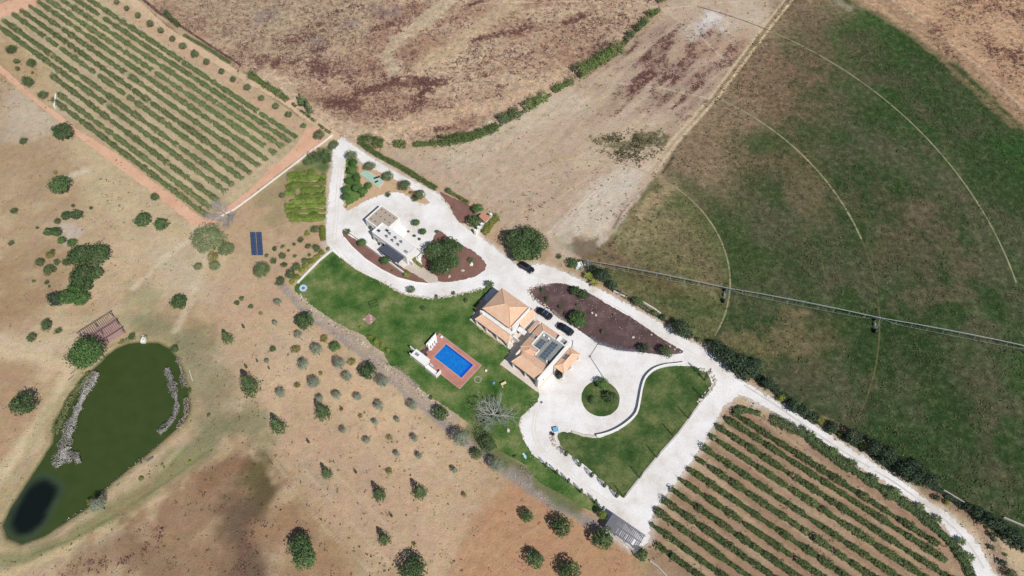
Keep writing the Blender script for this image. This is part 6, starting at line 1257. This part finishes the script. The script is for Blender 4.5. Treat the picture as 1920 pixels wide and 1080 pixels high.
BL = [(521,567,8),(515,605,6),(559,627,8),(594,655,12),(569,683,11),(636,681,12.5),(589,717,12),(651,707,10),(526,737,10),(632,742,9),(600,748,8),(670,744,8),(711,760,9),(718,715,12),(774,760,10),(704,792,6.5),(643,806,7),(745,787,6),(778,822,7.5),(687,826,7),(786,855,7),(745,852,6.5),(852,882,7),(500,677,5)]
auto('blue', BL, 'pale blue green young pine in the dry nursery, {o} from the top', 'young pines in the nursery')
YL = [(489,587,4.5),(555,655,10),(608,635,9),(659,679,9),(557,722,7),(676,780,5),(640,768,4),(730,883,7),(730,820,6.5),(870,927,6),(601,700,5),(776,1021,5)]
auto('yellow', YL, 'yellowish green shrub in the dry nursery, {o} from the top', 'yellowish nursery shrubs')
tree('bright', 628, 650, 12, 'dark and yellow green leafy shrub in the upper nursery')
auto('shrub', [(453,560,5.5),(470,575,5.5),(444,568,6),(512,654,7),(902,590,0.1)][:4], 'small dark shrub in the upper left of the nursery, {o} from the top', 'small dark nursery shrubs')
auto('conifer', [(425,633,13),(467,721,22),(520,798,17),(604,771,17),(612,887,13),(711,925,15),(787,922,16),(720,1010,14)], 'dark green young conifer on the dry slope, {o} from the top', 'dark conifers on the dry slope')
auto('cypress', [(456,612,2.2),(461,687,2.2),(578,828,2.2),(667,885,2.2),(734,967,2.2),(641,766,2),(482,676,1.6),(504,690,1.6)], 'thin young cypress on the dry slope, {o} from the top', 'thin cypress saplings', zmul=.7)
# garden west of the lane
auto('lime', [(615,467,4.5),(603,474,6),(594,482,6.5),(583,490,7.5),(573,499,7),(566,507,7),(556,519,7.5),(548,528,6.5),(576,438,6)], 'round lime green bush along the lawn corner wall, {o} from the top', 'lime bushes along the low wall')
auto('shrub', [(590,430,9),(563,449,6.5),(578,462,6),(594,465,8),(515,466,5.5),(530,462,4.5),(541,470,3.5),(552,458,4),(529,480,7.5),(512,489,7),(500,479,4.5),(532,497,6.5),(571,489,7),(555,501,9),(545,513,10),(526,528,10),(580,478,4),(553,480,4)], 'green bush in the dry garden west of the lane, {o} from the top', 'bushes in the dry garden')
tree('olive', 529, 366, 7, 'small grey bush left of the yellow green vine rows'); tree('olive', 575, 303, 7, 'small grey green bush below the orange track bend')
# grove
auto('olive', [(659,291,12),(693,311,11.5),(728,330,12),(759,347,13),(788,365,13)], 'olive tree between the upper white road and the covered pool, {o} from the left', 'olives along the upper road', key=lambda t: t[0])
auto('ball', [(663,305,9),(660,318,9.5),(669,333,8.5),(654,338,8.5),(648,355,9),(648,368,9),(668,352,9),(680,357,8.5),(691,348,8)], 'dense round green tree in the grove left of the covered pool, {o} from the top', 'round trees of the grove')
tree('shrub', 778, 372, 8, 'dark bush touching the rightmost grove olive'); tree('shrub', 727, 364, 6, 'small bush below the covered pool'); tree('yellow', 770, 361, 5, 'small yellowish bush between two grove olives'); tree('shrub', 680, 367, 4, 'small bush at the grove edge below the round trees')
# small house surroundings
tree('ball', 679, 455, 9.5, 'round green tree in the red mulch bed, nearest the lane'); tree('ball', 722, 488, 9.5, 'round green tree in the red mulch bed beside the dark canopy'); tree('lime', 762, 514, 7.5, 'round yellow tree in the red mulch bed'); tree('shrub', 651, 434, 7, 'low shrub at the upper tip of the red mulch bed'); tree('yellow', 736, 508, 3, 'tiny dry shrub in the red mulch bed')
tree('ball', 780, 417, 8, 'round tree on the white patio, upper one'); tree('ball', 793, 434, 7.5, 'round tree on the white patio, lower one'); tree('lime', 776, 485, 5, 'lime bush at the east corner of the white house'); auto('shrub', [(777,442,3.5),(786,448,3.5),(766,434,3),(748,421,2.6)], 'tiny shrub on the patio of the white house, {o} from the top', 'patio shrubs'); tree('shrub', 819, 434, 4, 'small shrub at the upper tip of the great oak bed')
auto('cypress', [(693,427,2),(700,446,2),(711,457,2)], 'tiny slim shrub against the white house wall, {o} from the left', 'wall shrubs', zmul=.5)
for x, y, r_, l in [(815,472,24,'great dark oak in the red bed, left crown'),(845,466,25,'great dark oak in the red bed, upper right crown'),(828,496,25,'great dark oak in the red bed, lower crown'),(848,490,18,'great dark oak in the red bed, right crown')]: tree('oak', x, y, r_, l, 'great dark oak of the red bed')
for x, y, r_, l in [(965,448,24,'huge dark oak beside the upper drive, left crown'),(990,442,24,'huge dark oak beside the upper drive, top crown'),(1010,455,23,'huge dark oak beside the upper drive, right crown'),(978,470,24,'huge dark oak beside the upper drive, lower left crown'),(1000,474,20,'huge dark oak beside the upper drive, lower right crown')]: tree('oak', x, y, r_, l, 'huge dark oak by the drive')
tree('oak', 889, 414, 15, 'dark blue green tree in front of the little shed'); tree('bright', 896, 391, 12, 'bushy tree behind the little shed'); tree('lime', 889, 390, 7, 'lime tinted bush left of the bushy tree by the shed'); tree('shrub', 840, 357, 7, 'bush at the right end of the long clipped hedge'); tree('yellow', 848, 390, 3, 'small dark shrub in the upper mulch bed')
# pivot side and road side
for x, y, r_, k, l in [(1074,493,12,'oak','round dark tree just left of the irrigation pivot'),(1048,480,6,'shrub','small bush right of the huge dark oak'),(1128,516,17,'dim','dark tree below the irrigation pivot, larger one'),(1112,506,11,'dim','dark tree tucked against the pivot base'),(1148,534,11,'dim','dark tree below the irrigation pivot, right one'),(1140,522,10,'dim','dark tree between the two pivot trees'),
   (1196,565,12,'shrub','rounded roadside tree alone between the stone walls'),(1227,587,7.5,'shrub','small green roadside bush right of the stone wall'),(1242,594,7,'dim','small dark roadside bush beside a green one'),(1277,615,20,'dim','broad dark roadside tree opposite the bed tip'),(1290,628,11,'dim','dark crown attached to the broad roadside tree'),(1309,637,6.5,'shrub','small bush right of the broad roadside tree'),
   (1345,652,18,'dim','dark roadside thicket tree, first on the left'),(1362,665,22,'dim','dark roadside thicket tree with brownish crown'),(1385,680,22,'dim','dark roadside thicket tree in the middle'),(1405,690,22,'dim','dark roadside thicket tree, right of the middle'),(1375,690,14,'dim','dark thicket tree on the road side edge'),(1398,705,13,'dim','dark thicket tree at the lower edge by the road'),(1418,682,13,'dim','dark thicket tree at the far right end'),
   (1441,718,15,'dim','round dark tree after the long roadside thicket'),(1456,728,10,'dim','small dark tree near the field gate gap'),(1489,762,14,'dim','dark tree beside a yellow one on the roadside'),(1505,768,15,'dim','dark round tree right of the yellow roadside tree'),(1520,780,12,'dim','low dark tree above the roadside lime bush'),(1560,800,14,'dim','dark brownish roadside tree in the gap'),
   (1600,818,18,'dim','dark roadside tree, first of the lower thicket'),(1640,838,20,'dim','dark roadside tree, second of the lower thicket'),(1665,852,22,'dim','broad dark roadside tree in the lower thicket'),(1700,880,22,'dim','dark roadside tree above the road dust'),(1718,890,22,'dim','dark tree in the lower thicket next to a yellow bush'),(1742,900,20,'dim','last dark tree of the lower thicket by the white fence'),(1722,872,12,'dim','dark field side crown of the lower thicket'),
   (1757,934,7,'dim','small dark bush beside the white fence'),(1815,950,10,'dim','dark shaded bush right of the white fence'),(1834,960,14,'dim','green dark tree right of the white fence'),(1855,975,18,'dim','dark tree at the lower right, left of the corner group'),(1878,986,16,'dim','dark tree in the lower right group, middle'),(1900,1002,20,'dim','dark tree of the lower right corner, upper'),(1915,1020,18,'dim','dark tree cut by the right edge near the bottom'),(1860,1003,7,'dim','small dark bush by the pale verge'),(1880,1055,8,'dim','small dark bush near the bottom right rocks'),(1897,1076,12,'shrub','bush at the very bottom right corner')]: tree(k, x, y, r_, l, 'trees along the road hedge')
auto('lime', [(1464,747,8),(1507,770,7),(1540,790,8),(1618,836,8),(1699,886,7),(1775,942,6),(1575,815,5),(1363,652,5)], 'yellow green bush among the dark roadside trees, {o} from the top', 'lime bushes on the roadside')
auto('shrub', [(1865,1012,5),(1850,990,4),(1886,1040,4)], 'tiny bush on the pale verge at bottom right, {o} from the top', 'verge bushes')
# mulch bed, island, lawns
tree('oak', 1079, 545, 12, 'dark green tree in the mulch bed, left of a pair'); tree('oak', 1094, 552, 12, 'dark green tree in the mulch bed, right of a pair'); tree('bright', 1085, 598, 19, 'big bright green tree at the mulch bed edge by the black car')
auto('shrub', [(1018,544,5),(1026,562,5.5),(1051,575,5),(1130,622,5),(1083,572,4),(1150,590,3)], 'small shrub in the dark mulch bed, {o} from the top', 'mulch bed shrubs'); tree('dim', 1206, 653, 11, 'dark tree at the lower edge of the mulch bed'); tree('olive', 1250, 659, 14, 'low grey green bush at the right tip of the mulch bed')
tree('bright', 1130, 719, 13, 'upper tree on the round lawn island'); tree('oak', 1146, 745, 14, 'right hand tree on the round lawn island'); tree('shrub', 1113, 751, 9, 'smallest tree on the round lawn island')
auto('cypress', [(1327,702,3),(1322,741,2),(1294,778,2),(1264,810,2),(1234,852,2),(1202,891,2),(1172,928,2)], 'slim cypress along the drive side of the triangular lawn, {o} from the top', 'cypresses beside the wide drive', zmul=2.0)
auto('cypress', [(1062,850,3.4),(1087,870,3.4),(1110,890,3.4),(1134,909,3.4),(1157,928,3.4)], 'stout cypress along the lane side of the triangular lawn, {o} from the top', 'cypresses beside the lane', zmul=.85)
auto('cypress', [(1024,871,2.8),(1044,885,2.8),(1066,901,2.8),(1090,920,2.8),(1117,940,2.8),(1131,953,2.8)], 'small cypress on the outer edge of the curved lane, {o} from the top', 'cypresses outside the lane', zmul=1.1)
tree('lime', 1131, 966, 9.5, 'lime green bush at the upper end of the slatted carport'); tree('dim', 1121, 958, 8, 'dark bush behind the lime bush at the carport')
auto('lime', [(676,614,4.5),(694,632,5.5),(705,639,5.5),(716,648,5.5),(727,657,5)], 'small yellow green bush at the lower lawn edge, {o} from the top', 'yellow bushes on the lawn edge')
tree('olive', 771, 543, 9, 'grey green shrub at the stone border of the lane'); auto('shrub', [(793,578,5),(818,556,4),(850,549,4.5),(874,563,5),(808,745,4.5),(965,856,4)], 'small dark shrub on the pool lawn, {o} from the top', 'lawn shrubs'); tree('cypress', 1047.5, 706, 3.5, 'slim green shrub against the tall gable wall', zmul=.5)
p_ = vl(12.0, 4.0); tp = topx(p_); tree('cypress', tp[0]-1, tp[1]-16, 5.5, 'dark green cypress in the villa courtyard', zmul=.55)
# palms
def palm(px, py, rpx, label, g, th=1.2, m='yellow'):
    Rr = rpx/sc(py); b, tone = palm_mesh(Rr, int(px)); me = b.mesh('fronds', M[m]); a = me.attributes.new('tone', 'FLOAT', 'FACE'); a.data.foreach_set('value', np.array(tone, np.float32))
    p = at(px, py, th); e = empty('palm', (p.x, p.y, 0)); tag(e, label, 'palm', g); obj('fronds', me, e, (0, 0, th)); MB().tube((0,0,0),(0,0,th),.16,.11,8).build('trunk', M['bark'], e)
for i, (x, y) in enumerate([(1522,816),(1565,847),(1600,869),(1640,897),(1682,922),(1726,950),(1759,973),(1820,1044),(1803,1015)]): palm(x, y, 8.5, 'small palm beside the lower white road, '+(ordn(i) if i < 7 else ['last but one', 'nearest the bottom edge'][i == 7])+(' from the top' if i < 7 else ''), 'palms along the lower road', .8, 'shrub')
palm(1104, 517, 9, 'yellow green palm beside the irrigation pivot', None, 1.4, 'lime'); palm(1116, 530, 10, 'yellowish palm at the road edge below the pivot', None, 1.4, 'yellow'); palm(883, 487, 6, 'small palm in the red bed right of the great oak', None, .8, 'shrub'); palm(918, 533, 9, 'palm at the top corner of the pool lawn beside the villa', None, 1.2, 'shrub'); palm(1885, 1003, 7, 'small dark palm in the lower right verge', None, .9, 'dim')
palm(1860, 1027, 6, 'small palm on the pale verge near the bottom right', None, .6, 'dim'); palm(568, 190, 9, 'feathery green plant beside the tan track end', None, 2.2, 'shrub')
tree('poplar', 564, 187, 7, 'upright green conifer by the tan track, left of a pair'); tree('poplar', 578, 200, 8, 'upright green conifer by the tan track, right of a pair')

# dead trees
def dead(px, py, Rr, h, label, seed, reach=None, m='dead', cat='dead tree'):
    r = random.Random(seed); b = MB(); p = at(px, py); e = empty('dead_tree', (p.x, p.y, 0)); tag(e, label, cat)
    t = MB().tube((0,0,0), (0,0,h*.35), Rr*.085, Rr*.06, 8); t.build('trunk', M[m], e)
    def grow(a, d, L, rad, lv):
        q = a
        n = 3
        for k in range(n):
            dn = (d+Vector((r.gauss(0, .22), r.gauss(0, .22), r.gauss(0, .12)))).normalized(); q2 = q+dn*L/n; b.tube(q, q2, rad*(1-k*.2), rad*(1-(k+1)*.2), 4 if lv > 1 else 5); q = q2; d = dn
            if lv < 4:
                for _ in range(2 if lv < 3 else 1): s = Vector((-d.y, d.x, 0))*r.choice((-1, 1)); grow(q, (d+s*r.uniform(.5, .95)+Vector((0, 0, r.uniform(-.1, .35)))).normalized(), L*r.uniform(.42, .62), rad*.5, lv+1)
    base = Vector((0, 0, h*.33))
    for i in range(9):
        a = i*2*math.pi/9+r.uniform(-.25, .25); grow(base, Vector((math.cos(a), math.sin(a), r.uniform(.25, .9))).normalized(), Rr*r.uniform(.75, 1.1), Rr*.035, 1)
    if reach:
        q = at(*reach, h*.4)-p; q.z = h*.4; m_ = base.lerp(q, .5)+Vector((0, 0, .3)); b.tube(base, m_, Rr*.05, Rr*.03, 5); b.tube(m_, q, Rr*.03, Rr*.012, 4)
        for s in (1, -1): dd_ = (q-m_); sd = Vector((-dd_.y, dd_.x, 0)); b.tube(m_, q+sd*.45*s, Rr*.02, Rr*.008, 4); b.tube(m_.lerp(q, .5), q+sd*.8*s, Rr*.014, Rr*.006, 4)
    b.build('branches', M[m], e)
dead(926, 782, 3.4, 4.2, 'bare pale grey dead tree with spreading branches below the villa lawn', 4, (974, 784))
dead(428, 412, 3.3, 3.2, 'bare grey dead tree at the corner of the orange track', 8, None)
dups = [k for k, v in LABELS.items() if v > 1]
print('objects', len(bpy.data.objects), 'duplicate labels', dups, 'tris', sum(len(m.polygons) for m in bpy.data.meshes)*2)
